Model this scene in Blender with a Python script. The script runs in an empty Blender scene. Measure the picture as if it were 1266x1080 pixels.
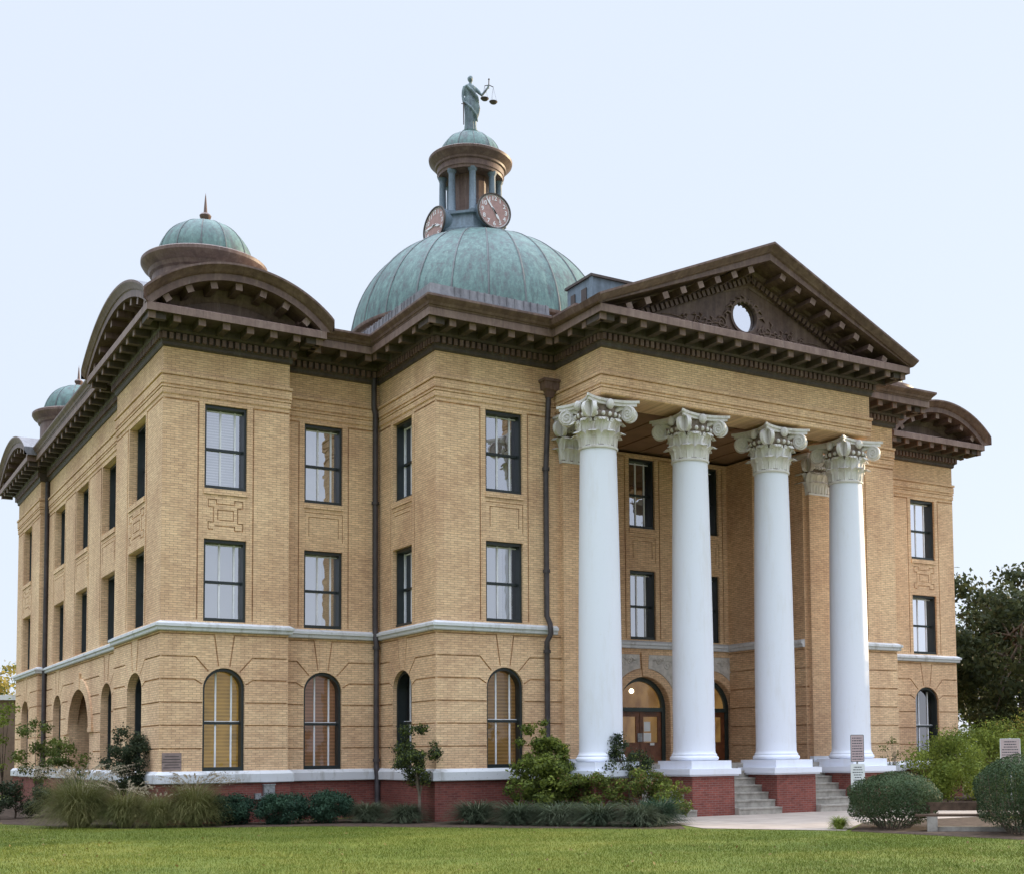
import bpy, bmesh, math, random
import numpy as np
from mathutils import Vector, Matrix
from mathutils.geometry import tessellate_polygon
random.seed(7); rng = np.random.default_rng(11)
sc = bpy.context.scene
col = bpy.data.collections.new('scene'); sc.collection.children.link(col)
R = math.radians; PI = math.pi
GZ = -2.2                                       # ground level (z = 0 is a brick joint at eye height)

# ------------------------------------------------------------------ plan of the building (metres)
W1, W2, W3, W4, W5, Wt = 3.80, 7.03, 11.135, 21.95, 25.78, 32.9
W6 = Wt - W1
a, b, c, aL, Q1, Q2, Qt = 0.732, 3.655, 6.436, 0.348, 6.295, 21.766, 28.058
ZT, ZE = 11.8, 10.40                            # top of brick, underside of portico beam
YB = -0.48                                      # back wall of the portico
OY, OX = 1.2, 0.75                              # cornice overhang

# ------------------------------------------------------------------ materials
MAT = {}
def nodes(name):
    m = bpy.data.materials.new(name); m.use_nodes = True
    nt = m.node_tree; nt.nodes.clear()
    out = nt.nodes.new('ShaderNodeOutputMaterial')
    MAT[name] = m
    return m, nt, out
def N(nt, kind, **kw):
    n = nt.nodes.new(kind)
    for k, v in kw.items():
        if k in n.inputs: n.inputs[k].default_value = v
        else: setattr(n, k, v)
    return n
def ramp(nt, fac, stops):
    r = nt.nodes.new('ShaderNodeValToRGB'); e = r.color_ramp.elements
    while len(e) < len(stops): e.new(0.5)
    for el, (p, cc) in zip(e, stops):
        el.position = p; el.color = (*cc, 1) if len(cc) == 3 else cc
    nt.links.new(fac, r.inputs[0]); return r.outputs[0]
def mixc(nt, fac, A, B, mode='MIX'):
    m = nt.nodes.new('ShaderNodeMix'); m.data_type = 'RGBA'; m.blend_type = mode
    for s, v in ((m.inputs[0], fac), (m.inputs[6], A), (m.inputs[7], B)):
        if hasattr(v, 'is_linked'): nt.links.new(v, s)
        elif isinstance(v, (tuple, list)): s.default_value = (*v, 1)[:4]
        else: s.default_value = v
    return m.outputs[2]
def noise(nt, scale, vec=None, detail=5, rough=0.6, dist=0.0):
    n = N(nt, 'ShaderNodeTexNoise', Scale=scale, Detail=detail, Roughness=rough, Distortion=dist)
    if vec is not None: nt.links.new(vec, n.inputs['Vector'])
    return n.outputs['Fac']
def position(nt): return nt.nodes.new('ShaderNodeNewGeometry').outputs['Position']
def stretch(nt, vec, s):
    m = N(nt, 'ShaderNodeMapping'); m.inputs['Scale'].default_value = s
    nt.links.new(vec, m.inputs['Vector']); return m.outputs[0]
def principled(nt, out, colour, rough=0.6, spec=0.3, metal=0.0, bump=None, bstr=0.3, bdist=0.02):
    p = nt.nodes.new('ShaderNodeBsdfPrincipled')
    if hasattr(colour, 'is_linked'): nt.links.new(colour, p.inputs['Base Color'])
    else: p.inputs['Base Color'].default_value = (*colour, 1)
    if hasattr(rough, 'is_linked'): nt.links.new(rough, p.inputs['Roughness'])
    else: p.inputs['Roughness'].default_value = rough
    p.inputs['Specular IOR Level'].default_value = spec; p.inputs['Metallic'].default_value = metal
    if bump is not None:
        bn = N(nt, 'ShaderNodeBump', Strength=bstr, Distance=bdist)
        nt.links.new(bump, bn.inputs['Height']); nt.links.new(bn.outputs[0], p.inputs['Normal'])
    nt.links.new(p.outputs[0], out.inputs[0]); return p
def simple(name, colour, rough=0.6, spec=0.3, var=0.25, scale=3.0, metal=0.0, dark=None, bstr=0.15):
    m, nt, out = nodes(name); pos = position(nt)
    f = noise(nt, scale, pos, 6); f2 = noise(nt, scale*7, pos, 4)
    d = dark or tuple(x*(1-var*1.4) for x in colour); l = tuple(min(1, x*(1+var*0.6)) for x in colour)
    cc = ramp(nt, f, [(0.3, d), (0.55, colour), (0.75, l)])
    cc = mixc(nt, 0.12, cc, ramp(nt, f2, [(0.35, d), (0.65, l)]))
    principled(nt, out, cc, rough, spec, metal, f2, bstr, 0.01); return m
def wall_uv(nt):
    g = nt.nodes.new('ShaderNodeNewGeometry')
    sp = nt.nodes.new('ShaderNodeSeparateXYZ'); nt.links.new(g.outputs['Position'], sp.inputs[0])
    sn = nt.nodes.new('ShaderNodeSeparateXYZ'); nt.links.new(g.outputs['True Normal'], sn.inputs[0])
    ab = N(nt, 'ShaderNodeMath', operation='ABSOLUTE'); nt.links.new(sn.outputs[0], ab.inputs[0])
    gt = N(nt, 'ShaderNodeMath', operation='GREATER_THAN'); gt.inputs[1].default_value = 0.6
    nt.links.new(ab.outputs[0], gt.inputs[0])
    mx = N(nt, 'ShaderNodeMix'); nt.links.new(gt.outputs[0], mx.inputs[0])
    nt.links.new(sp.outputs[0], mx.inputs[2]); nt.links.new(sp.outputs[1], mx.inputs[3])
    cb = nt.nodes.new('ShaderNodeCombineXYZ')
    nt.links.new(mx.outputs[0], cb.inputs[0]); nt.links.new(sp.outputs[2], cb.inputs[1])
    return cb.outputs[0], g.outputs['Position']
def brick(name, c1, c2, mortar, w=0.30, h=0.0687, stain=(0.74, 0.65, 0.64), stainamt=0.75, rough=0.8):
    m, nt, out = nodes(name); uv, pos = wall_uv(nt)
    bt = N(nt, 'ShaderNodeTexBrick'); nt.links.new(uv, bt.inputs['Vector'])
    for k, v in (('Scale', 1), ('Mortar Size', 0.0075), ('Mortar Smooth', 0.2), ('Bias', -0.1), ('Brick Width', w), ('Row Height', h)):
        bt.inputs[k].default_value = v
    bt.inputs['Color1'].default_value = (*c1, 1); bt.inputs['Color2'].default_value = (*c2, 1); bt.inputs['Mortar'].default_value = (*mortar, 1)
    # courses and single bricks differ
    f3 = noise(nt, 1.0, stretch(nt, uv, (4.25, 14.5, 1)), 1, 0.8)
    cc = mixc(nt, 0.42, bt.outputs['Color'], ramp(nt, f3, [(0.3, (0.60, 0.52, 0.50)), (0.5, (1, 1, 1)), (0.7, (1.2, 1.17, 1.08))]), 'MULTIPLY')
    f = noise(nt, 0.35, pos, 7, 0.65); f2 = noise(nt, 1.0, stretch(nt, pos, (1.6, 1.6, 0.16)), 6, 0.7)
    cc = mixc(nt, stainamt, cc, ramp(nt, f, [(0.35, stain), (0.6, (1, 1, 1))]), 'MULTIPLY')
    cc = mixc(nt, stainamt*0.6, cc, ramp(nt, f2, [(0.3, stain), (0.5, (1, 1, 1))]), 'MULTIPLY')
    principled(nt, out, cc, rough, 0.25, 0, bt.outputs['Fac'], -0.25, 0.006); return m
brick('tan brick', (0.84, 0.60, 0.37), (0.68, 0.465, 0.288), (0.46, 0.31, 0.205), 0.235)
brick('red brick', (0.25, 0.076, 0.060), (0.17, 0.055, 0.047), (0.22, 0.125, 0.105), 0.22, 0.0687, (0.5, 0.42, 0.42), 0.7)
brick('worn red brick', (0.29, 0.085, 0.065), (0.20, 0.06, 0.05), (0.26, 0.17, 0.15), 0.22, 0.0687, (0.55, 0.47, 0.45), 0.6)
simple('far wall brick', (0.17, 0.12, 0.095), 0.85, 0.2, 0.2, 2)

def copper(name, base, streak, dark, green=None, rough=0.55, vert=0.65, drips=None):
    m, nt, out = nodes(name); pos = position(nt)
    f = noise(nt, 0.9, pos, 7, 0.68); f2 = noise(nt, 1.0, stretch(nt, pos, (3.8, 3.8, 0.34)), 6, 0.72); f3 = noise(nt, 9, pos, 5)
    cc = ramp(nt, f, [(0.30, dark), (0.48, base), (0.72, streak)])
    cc = mixc(nt, vert, cc, ramp(nt, f2, [(0.36, dark), (0.50, base), (0.66, streak)]))
    cc = mixc(nt, 0.25, cc, ramp(nt, f3, [(0.35, dark), (0.7, streak)]))
    if green: cc = mixc(nt, ramp(nt, f2, [(0.58, (0, 0, 0)), (0.72, (0.55, 0.55, 0.55))]), cc, green)
    if drips:
        f4 = noise(nt, 1.0, stretch(nt, pos, (9.0, 9.0, 1.1)), 5, 0.75)
        cc = mixc(nt, ramp(nt, f4, [(0.60, (0, 0, 0)), (0.74, (0.6, 0.6, 0.6))]), cc, drips)
        f5 = noise(nt, 1.0, stretch(nt, pos, (5.0, 5.0, 0.5)), 5, 0.7)
        cc = mixc(nt, ramp(nt, f5, [(0.28, (0.6, 0.6, 0.6)), (0.44, (0, 0, 0))]), cc, tuple(x*0.6 for x in dark))
    principled(nt, out, cc, rough, 0.35, 0.0, f3, 0.2, 0.02); return m
copper('verdigris copper', (0.075, 0.145, 0.135), (0.165, 0.272, 0.245), (0.062, 0.052, 0.062), None, 0.55, 0.75, (0.22, 0.33, 0.29))
copper('dull copper seam', (0.115, 0.125, 0.13), (0.15, 0.18, 0.18), (0.075, 0.065, 0.07))
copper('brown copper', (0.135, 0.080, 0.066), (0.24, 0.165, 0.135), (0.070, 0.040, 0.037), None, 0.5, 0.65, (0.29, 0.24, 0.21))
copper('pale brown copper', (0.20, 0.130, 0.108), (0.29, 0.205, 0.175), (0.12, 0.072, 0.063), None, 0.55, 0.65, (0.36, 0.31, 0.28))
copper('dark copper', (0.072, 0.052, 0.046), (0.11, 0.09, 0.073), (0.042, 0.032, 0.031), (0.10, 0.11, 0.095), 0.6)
copper('blue grey metal', (0.135, 0.175, 0.215), (0.21, 0.27, 0.33), (0.085, 0.11, 0.135))
copper('grey lead sheet', (0.17, 0.165, 0.18), (0.28, 0.27, 0.29), (0.09, 0.085, 0.10))
copper('bronze statue', (0.125, 0.175, 0.19), (0.23, 0.30, 0.29), (0.07, 0.07, 0.10))
simple('drain pipe paint', (0.060, 0.050, 0.054), 0.5, 0.4, 0.35, 4)
def white_paint(name, base, dirt, amt):
    m, nt, out = nodes(name); pos = position(nt)
    f = noise(nt, 1.0, stretch(nt, pos, (2.5, 2.5, 0.5)), 7, 0.7); f2 = noise(nt, 14, pos, 5)
    cc = mixc(nt, ramp(nt, f, [(0.52, (0, 0, 0)), (0.8, (amt,)*3)]), base, dirt)
    cc = mixc(nt, ramp(nt, f2, [(0.62, (0, 0, 0)), (0.72, (amt*0.5,)*3)]), cc, dirt)
    principled(nt, out, cc, 0.55, 0.3, 0, f2, 0.05, 0.01); return m
white_paint('white paint', (0.74, 0.76, 0.84), (0.60, 0.58, 0.56), 0.5)
white_paint('white stone trim', (0.62, 0.63, 0.66), (0.24, 0.22, 0.19), 0.9)
white_paint('carved white stone', (0.70, 0.67, 0.65), (0.32, 0.26, 0.22), 1.0)
simple('crevice shade stone', (0.27, 0.215, 0.18), 0.85, 0.2, 0.4, 6)  # dark brown paints in the crevice shade behind the capital leaves
simple('pale carved stone', (0.60, 0.56, 0.52), 0.8, 0.2, 0.25, 5)
simple('granite plaque', (0.27, 0.20, 0.185), 0.5, 0.4, 0.2, 6)
simple('dark green paint', (0.017, 0.024, 0.026), 0.4, 0.5, 0.2, 5)
simple('bronze green paint', (0.030, 0.045, 0.042), 0.4, 0.5, 0.2, 5)
simple('white sash paint', (0.82, 0.82, 0.86), 0.5, 0.4, 0.1, 5)
simple('dark wood', (0.17, 0.058, 0.024), 0.35, 0.5, 0.4, 4)
simple('concrete step', (0.36, 0.33, 0.29), 0.9, 0.2, 0.3, 4)
simple('concrete path', (0.37, 0.31, 0.265), 0.9, 0.2, 0.18, 1.2)
simple('mulch', (0.085, 0.06, 0.045), 0.95, 0.1, 0.5, 7)
simple('roof felt', (0.10, 0.09, 0.085), 0.9, 0.2, 0.2, 1)
simple('paper', (0.75, 0.75, 0.74), 0.7, 0.2, 0.04, 5)
simple('sign white', (0.62, 0.65, 0.63), 0.5, 0.3, 0.06, 5)
simple('sign green', (0.035, 0.075, 0.06), 0.5, 0.3, 0.1, 5)
simple('sign pink', (0.46, 0.36, 0.36), 0.5, 0.3, 0.06, 5)
simple('sign text', (0.05, 0.06, 0.07), 0.6, 0.3, 0.05, 5)
simple('galvanised steel', (0.34, 0.35, 0.36), 0.45, 0.5, 0.3, 12, 0.5)
simple('weathered board', (0.115, 0.075, 0.052), 0.8, 0.2, 0.4, 6)
simple('clock dial', (0.40, 0.245, 0.225), 0.6, 0.3, 0.18, 5)
simple('clock white', (0.74, 0.72, 0.73), 0.6, 0.3, 0.05, 5)
simple('portico ceiling', (0.27, 0.165, 0.095), 0.8, 0.2, 0.15, 2)
simple('bark', (0.105, 0.08, 0.06), 0.9, 0.1, 0.4, 9)
simple('pale twig', (0.22, 0.18, 0.14), 0.9, 0.1, 0.3, 9)
def blind(name, base, emit=0.0, ecol=(1, 0.7, 0.3), slats=22.0):
    m, nt, out = nodes(name); pos = position(nt)
    sp = nt.nodes.new('ShaderNodeSeparateXYZ'); nt.links.new(pos, sp.inputs[0])
    w = N(nt, 'ShaderNodeMath', operation='SINE'); mu = N(nt, 'ShaderNodeMath', operation='MULTIPLY'); mu.inputs[1].default_value = slats*2*PI
    nt.links.new(sp.outputs[2], mu.inputs[0]); nt.links.new(mu.outputs[0], w.inputs[0])
    f = noise(nt, 1.7, pos, 4)
    cc = ramp(nt, w.outputs[0], [(0.0, tuple(x*0.6 for x in base)), (0.4, base)])
    cc = mixc(nt, ramp(nt, f, [(0.4, (0, 0, 0)), (0.65, (0.5, 0.5, 0.5))]), cc, tuple(x*0.55 for x in base))
    p = principled(nt, out, cc, 0.7, 0.2)
    if emit:
        p.inputs['Emission Color'].default_value = (*ecol, 1)
        nt.links.new(ramp(nt, f, [(0.35, (emit*0.3,)*3), (0.7, (emit,)*3)]), p.inputs['Emission Strength'])
    return m
blind('cream blind', (0.68, 0.66, 0.62), 0, (1, 1, 1), 12); blind('dim room', (0.045, 0.035, 0.03), 0, (1, 1, 1), 0.2)
blind('olive curtain', (0.40, 0.32, 0.13), 0, (1, 1, 1), 0.3)
blind('lit yellow blind', (0.48, 0.30, 0.09), 0.20, (1, 0.60, 0.14), 9); blind('plain shade', (0.70, 0.66, 0.57), 0, (1, 1, 1), 0.15); blind('amber blind', (0.40, 0.25, 0.10), 0.10, (1, 0.55, 0.2), 9); blind('brown blind', (0.34, 0.19, 0.11), 0.10, (1, 0.50, 0.28), 9)
blind('lit hall', (0.28, 0.14, 0.05), 0.22, (1, 0.62, 0.22), 0.2)
m, nt, out = nodes('lamp globe'); e = N(nt, 'ShaderNodeEmission', Strength=6.0); e.inputs[0].default_value = (1, 0.82, 0.5, 1); nt.links.new(e.outputs[0], out.inputs[0])
def glass(name, lo, hi):
    m, nt, out = nodes(name)
    gl = N(nt, 'ShaderNodeBsdfGlossy', Roughness=0.012); gl.inputs[0].default_value = (0.92, 0.92, 0.97, 1)
    tr = N(nt, 'ShaderNodeBsdfTransparent'); tr.inputs[0].default_value = (0.88, 0.88, 0.86, 1)
    lw = N(nt, 'ShaderNodeLayerWeight', Blend=0.45)
    mr = N(nt, 'ShaderNodeMapRange'); mr.inputs[3].default_value = lo; mr.inputs[4].default_value = hi
    nt.links.new(lw.outputs['Fresnel'], mr.inputs[0])
    bn = N(nt, 'ShaderNodeBump', Strength=0.12, Distance=0.06); nt.links.new(noise(nt, 1.3, position(nt), 2), bn.inputs['Height'])
    nt.links.new(bn.outputs[0], gl.inputs['Normal'])
    mx = nt.nodes.new('ShaderNodeMixShader'); nt.links.new(mr.outputs[0], mx.inputs[0]); nt.links.new(tr.outputs[0], mx.inputs[1]); nt.links.new(gl.outputs[0], mx.inputs[2]); nt.links.new(mx.outputs[0], out.inputs[0])
glass('window glass', 0.44, 0.88); glass('clear glass', 0.03, 0.26)
def foliage(name, d, mid, l, trans=0.25):
    m, nt, out = nodes(name); g = nt.nodes.new('ShaderNodeNewGeometry')
    cc = ramp(nt, g.outputs['Random Per Island'], [(0.0, d), (0.55, mid), (1.0, l)])
    f = noise(nt, 0.8, g.outputs['Position'], 4)
    cc = mixc(nt, 0.5, cc, ramp(nt, f, [(0.35, d), (0.65, l)]))
    p = nt.nodes.new('ShaderNodeBsdfPrincipled'); nt.links.new(cc, p.inputs['Base Color']); p.inputs['Roughness'].default_value = 0.6; p.inputs['Specular IOR Level'].default_value = 0.12
    t = nt.nodes.new('ShaderNodeBsdfTranslucent'); nt.links.new(cc, t.inputs[0])
    mx = nt.nodes.new('ShaderNodeMixShader'); mx.inputs[0].default_value = trans
    nt.links.new(p.outputs[0], mx.inputs[1]); nt.links.new(t.outputs[0], mx.inputs[2]); nt.links.new(mx.outputs[0], out.inputs[0]); return m
foliage('oak leaves', (0.026, 0.036, 0.018), (0.048, 0.062, 0.028), (0.085, 0.098, 0.042), 0.35)
foliage('blue green leaves', (0.018, 0.042, 0.030), (0.030, 0.066, 0.040), (0.055, 0.105, 0.06), 0.2)
foliage('dark shrub leaves', (0.022, 0.034, 0.020), (0.040, 0.056, 0.030), (0.075, 0.09, 0.045), 0.25)
foliage('boxwood leaves', (0.030, 0.052, 0.026), (0.052, 0.082, 0.038), (0.090, 0.125, 0.058), 0.2)
foliage('lime leaves', (0.075, 0.11, 0.022), (0.17, 0.225, 0.042), (0.31, 0.35, 0.065), 0.4)
foliage('mixed shrub leaves', (0.05, 0.075, 0.022), (0.10, 0.138, 0.035), (0.20, 0.225, 0.055), 0.35)
foliage('autumn leaves', (0.17, 0.13, 0.03), (0.36, 0.28, 0.06), (0.55, 0.44, 0.12), 0.4)
foliage('red tip leaves', (0.13, 0.05, 0.03), (0.21, 0.10, 0.05), (0.22, 0.16, 0.06), 0.3)
foliage('straw grass', (0.065, 0.085, 0.024), (0.14, 0.155, 0.045), (0.34, 0.30, 0.13), 0.35)
foliage('fallen leaf', (0.07, 0.045, 0.02), (0.16, 0.10, 0.04), (0.30, 0.22, 0.08), 0.2)
foliage('plume', (0.30, 0.245, 0.17), (0.42, 0.35, 0.25), (0.55, 0.47, 0.36), 0.4)
foliage('liriope leaves', (0.045, 0.065, 0.038), (0.085, 0.11, 0.06), (0.17, 0.19, 0.12), 0.25)
foliage('yellow petals', (0.55, 0.42, 0.02), (0.75, 0.6, 0.03), (0.85, 0.7, 0.06), 0.3)
def lawn_mat(name, mul=1.0):
    m, nt, out = nodes(name); pos = position(nt)
    f = noise(nt, 0.28, pos, 6, 0.6); f2 = noise(nt, 1.0, stretch(nt, pos, (2.2, 1.2, 1)), 6, 0.7); g = nt.nodes.new('ShaderNodeNewGeometry')
    k = lambda *t: tuple(x*mul for x in t)
    cc = ramp(nt, f, [(0.32, k(0.085, 0.125, 0.012)), (0.5, k(0.145, 0.178, 0.018)), (0.66, k(0.245, 0.235, 0.034))])
    cc = mixc(nt, 0.45, cc, ramp(nt, f2, [(0.32, k(0.085, 0.125, 0.014)), (0.52, k(0.145, 0.18, 0.022)), (0.7, k(0.26, 0.235, 0.06))]))
    cc = mixc(nt, 0.22, cc, ramp(nt, g.outputs['Random Per Island'], [(0, k(0.08, 0.115, 0.014)), (1, k(0.225, 0.25, 0.04))]))
    principled(nt, out, cc, 0.7, 0.2); return m
lawn_mat('lawn ground', 0.72); lawn_mat('grass blades', 0.82)

# ------------------------------------------------------------------ mesh builder
class MB:
    def __init__(s): s.v = []; s.f = []; s.m = []
    def add(s, vs, fs, mi=0):
        o = len(s.v); s.v += [tuple(x) for x in vs]
        for f in fs: s.f.append(tuple(i+o for i in f)); s.m.append(mi)
    def box(s, x0, x1, y0, y1, z0, z1, mi=0):
        vs = [(x, y, z) for z in (z0, z1) for y in (y0, y1) for x in (x0, x1)]
        s.add(vs, [(0, 2, 3, 1), (4, 5, 7, 6), (0, 1, 5, 4), (2, 6, 7, 3), (0, 4, 6, 2), (1, 3, 7, 5)], mi)
    def fbox(s, F, u0, u1, z0, z1, o0, o1, mi=0):          # box in a facade frame
        vs = [F(u, z, o) for o in (o0, o1) for z in (z0, z1) for u in (u0, u1)]
        s.add(vs, [(0, 2, 3, 1), (4, 5, 7, 6), (0, 1, 5, 4), (2, 6, 7, 3), (0, 4, 6, 2), (1, 3, 7, 5)], mi)
    def fprism(s, F, loop, o0, o1, mi=0, back=False):      # loop in (u,z) pushed out from o0 to o1
        n = len(loop); tris = tessellate_polygon([[Vector((u, z, 0)) for u, z in loop]])
        s.add([F(u, z, o1) for u, z in loop], tris, mi)
        if back: s.add([F(u, z, o0) for u, z in loop], tris, mi)
        s.add([F(u, z, o0) for u, z in loop]+[F(u, z, o1) for u, z in loop], [(i, (i+1) % n, n+(i+1) % n, n+i) for i in range(n)], mi)
    def lathe(s, cx, cy, prof, n=48, mi=0, a0=0, a1=2*PI, caps=False):
        full = abs(a1-a0-2*PI) < 1e-6; k = n if full else n+1
        vs = [(cx+r*math.cos(a0+(a1-a0)*i/n), cy+r*math.sin(a0+(a1-a0)*i/n), z) for r, z in prof for i in range(k)]
        fs = []
        for j in range(len(prof)-1):
            for i in range(n):
                i2 = (i+1) % k; fs.append((j*k+i, j*k+i2, (j+1)*k+i2, (j+1)*k+i))
        s.add(vs, fs, mi)
    def tube(s, pts, r, n=8, mi=0, closed=False):
        P = [Vector(p) for p in pts]; rings = []
        rs = r if isinstance(r, (list, tuple)) else [r]*len(P)
        up = None
        for i, p in enumerate(P):
            t = (P[min(i+1, len(P)-1)]-P[max(i-1, 0)]).normalized()
            if up is None: up = t.orthogonal().normalized()
            up = (up - t*up.dot(t))
            up = up.normalized() if up.length > 1e-6 else t.orthogonal().normalized()
            w = t.cross(up)
            rings.append([p+(up*math.cos(2*PI*k/n)+w*math.sin(2*PI*k/n))*rs[i] for k in range(n)])
        vs = [v for q in rings for v in q]; fs = []
        for i in range(len(P)-1):
            for k in range(n): fs.append((i*n+k, i*n+(k+1) % n, (i+1)*n+(k+1) % n, (i+1)*n+k))
        fs += [tuple(range(n))[::-1], tuple((len(P)-1)*n+k for k in range(n))]
        s.add(vs, fs, mi)
    def sphere(s, cc, rx, ry=None, rz=None, n=12, mi=0):
        ry = ry or rx; rz = rz or rx
        prof = [(math.cos(t), math.sin(t)) for t in [(-.5+i/(n//2+1))*PI for i in range(1, n//2+1)]]
        vs = [(cc[0]+rx*q*math.cos(2*PI*i/n), cc[1]+ry*q*math.sin(2*PI*i/n), cc[2]+rz*z) for q, z in prof for i in range(n)]
        fs = [(j*n+i, j*n+(i+1) % n, (j+1)*n+(i+1) % n, (j+1)*n+i) for j in range(len(prof)-1) for i in range(n)]
        o = len(vs); vs += [(cc[0], cc[1], cc[2]-rz), (cc[0], cc[1], cc[2]+rz)]
        fs += [((i+1) % n, i, o) for i in range(n)] + [((len(prof)-1)*n+i, (len(prof)-1)*n+(i+1) % n, o+1) for i in range(n)]
        s.add(vs, fs, mi)
    def build(s, name, mats, parent=None, smooth=None, local=False, recalc=True):
        me = bpy.data.meshes.new(name); me.from_pydata([tuple(v) for v in s.v], [], s.f); 
        mats = [mats] if isinstance(mats, str) else mats
        for mm in mats: me.materials.append(MAT[mm])
        me.polygons.foreach_set('material_index', s.m)
        if recalc:
            bm = bmesh.new(); bm.from_mesh(me); bmesh.ops.remove_doubles(bm, verts=bm.verts, dist=1e-5)
            bmesh.ops.recalc_face_normals(bm, faces=bm.faces)
            if smooth:
                for f in bm.faces: f.smooth = True
                for ed in bm.edges:
                    if len(ed.link_faces) != 2 or ed.calc_face_angle(0) > R(smooth): ed.smooth = False
            bm.to_mesh(me); bm.free()
        me.update(); o = bpy.data.objects.new(name, me); col.objects.link(o)
        if parent is not None: adopt(o, parent, local)
        return o
def adopt(o, parent, local=False):
    o.parent = parent
    if not local: o.matrix_parent_inverse = world_of(parent).inverted()
def world_of(o):
    m = Matrix.Translation(o.location) @ o.rotation_euler.to_matrix().to_4x4()
    return world_of(o.parent) @ o.matrix_parent_inverse @ m if o.parent else m
def tag(o, label, cat, group=None, kind=None):
    if label: o['label'] = label
    if cat: o['category'] = cat
    if group: o['group'] = group
    if kind: o['kind'] = kind
    return o
def empty(name, loc, label, cat, group=None):
    o = bpy.data.objects.new(name, None); o.location = loc; o.empty_display_size = 0.3; o['kind'] = 'thing'; col.objects.link(o)
    return tag(o, label, cat, group)
def frame(P0, P1):
    P0 = Vector((*P0, 0)); P1 = Vector((*P1, 0)); d = (P1-P0); L = d.length; d.normalize(); n = Vector((d.y, -d.x, 0))
    def F(u, z, o=0.0): q = P0+d*u+n*o; return (q.x, q.y, z)
    F.L = L; F.n = n; F.d = d
    return F
def offset_path(path, dist, closed=False, kx=1.0):
    """offset a plan / elevation polyline to its right-hand side with mitred corners; X-facing edges use dist*kx"""
    n = len(path); outp = []
    for i in range(n):
        ns = []
        for j in (i-1, i):
            if not closed and (j < 0 or j >= n-1): continue
            p, q = path[j % n], path[(j+1) % n]; dx, dy = q[0]-p[0], q[1]-p[1]; l = math.hypot(dx, dy); ns.append((dy/l, -dx/l))
        if len(ns) == 1 or abs(ns[0][0]*ns[1][0]+ns[0][1]*ns[1][1]-1) < 1e-7:
            nx, ny = ns[0]; k = kx if abs(nx) > 0.9 else 1.0
            outp.append((path[i][0]+nx*dist*k, path[i][1]+ny*dist*k))
        else:
            (ax, ay), (bx, by) = ns
            da = dist*(kx if abs(ax) > 0.9 else 1); db = dist*(kx if abs(bx) > 0.9 else 1)
            det = ax*by-ay*bx; x = (da*by-ay*db)/det; y = (ax*db-da*bx)/det
            outp.append((path[i][0]+x, path[i][1]+y))
    return outp
def sweep(mb, path, prof, closed=False, kx=1.0, mi=0, put=None):
    """profile [(out, height)] along a plan path"""
    put = put or (lambda p, h: (p[0], p[1], h)); n = len(path); vs = []
    for o, h in prof: vs += [put(p, h) for p in offset_path(path, o, closed, kx)]
    fs = []
    for j in range(len(prof)-1):
        for i in range(n if closed else n-1):
            i2 = (i+1) % n; fs.append((j*n+i, j*n+i2, (j+1)*n+i2, (j+1)*n+i))
    if not closed:
        fs.append(tuple(j*n for j in range(len(prof)))); fs.append(tuple(j*n+n-1 for j in range(len(prof)))[::-1])
    mb.add(vs, fs, mi)
def groove_poly(line, w, kx=None):
    kx = kx or GROOVE_K; l = offset_path(line, w/2, False, kx); r = offset_path(line, -w/2, False, kx); return l+r[::-1]
GROOVE_K = 1.0
def face_with_holes(mb, F, outer, holes, mi=0, o=0.0):
    """flat facade face; holes = [(loop, depth, close_back)]"""
    loops = [outer]+[h[0] for h in holes]
    tris = tessellate_polygon([[Vector((u, z, 0)) for u, z in l] for l in loops])
    flat = [F(u, z, o) for l in loops for u, z in l]; mb.add(flat, tris, mi)
    for loop, depth, back in holes:
        n = len(loop); mb.add([F(u, z, o) for u, z in loop]+[F(u, z, o-depth) for u, z in loop], [(i, (i+1) % n, n+(i+1) % n, n+i) for i in range(n)], mi)
        if back:
            t = tessellate_polygon([[Vector((u, z, 0)) for u, z in loop]]); mb.add([F(u, z, o-depth) for u, z in loop], t, mi)
def arch_loop(uc, hw, z0, top, rz, n=18):
    if not rz: return [(uc-hw, z0), (uc+hw, z0), (uc+hw, top), (uc-hw, top)]
    zs = top-rz
    return [(uc-hw, z0), (uc+hw, z0)]+[(uc+hw*math.cos(PI*i/n), zs+rz*math.sin(PI*i/n)) for i in range(n+1)]

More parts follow.
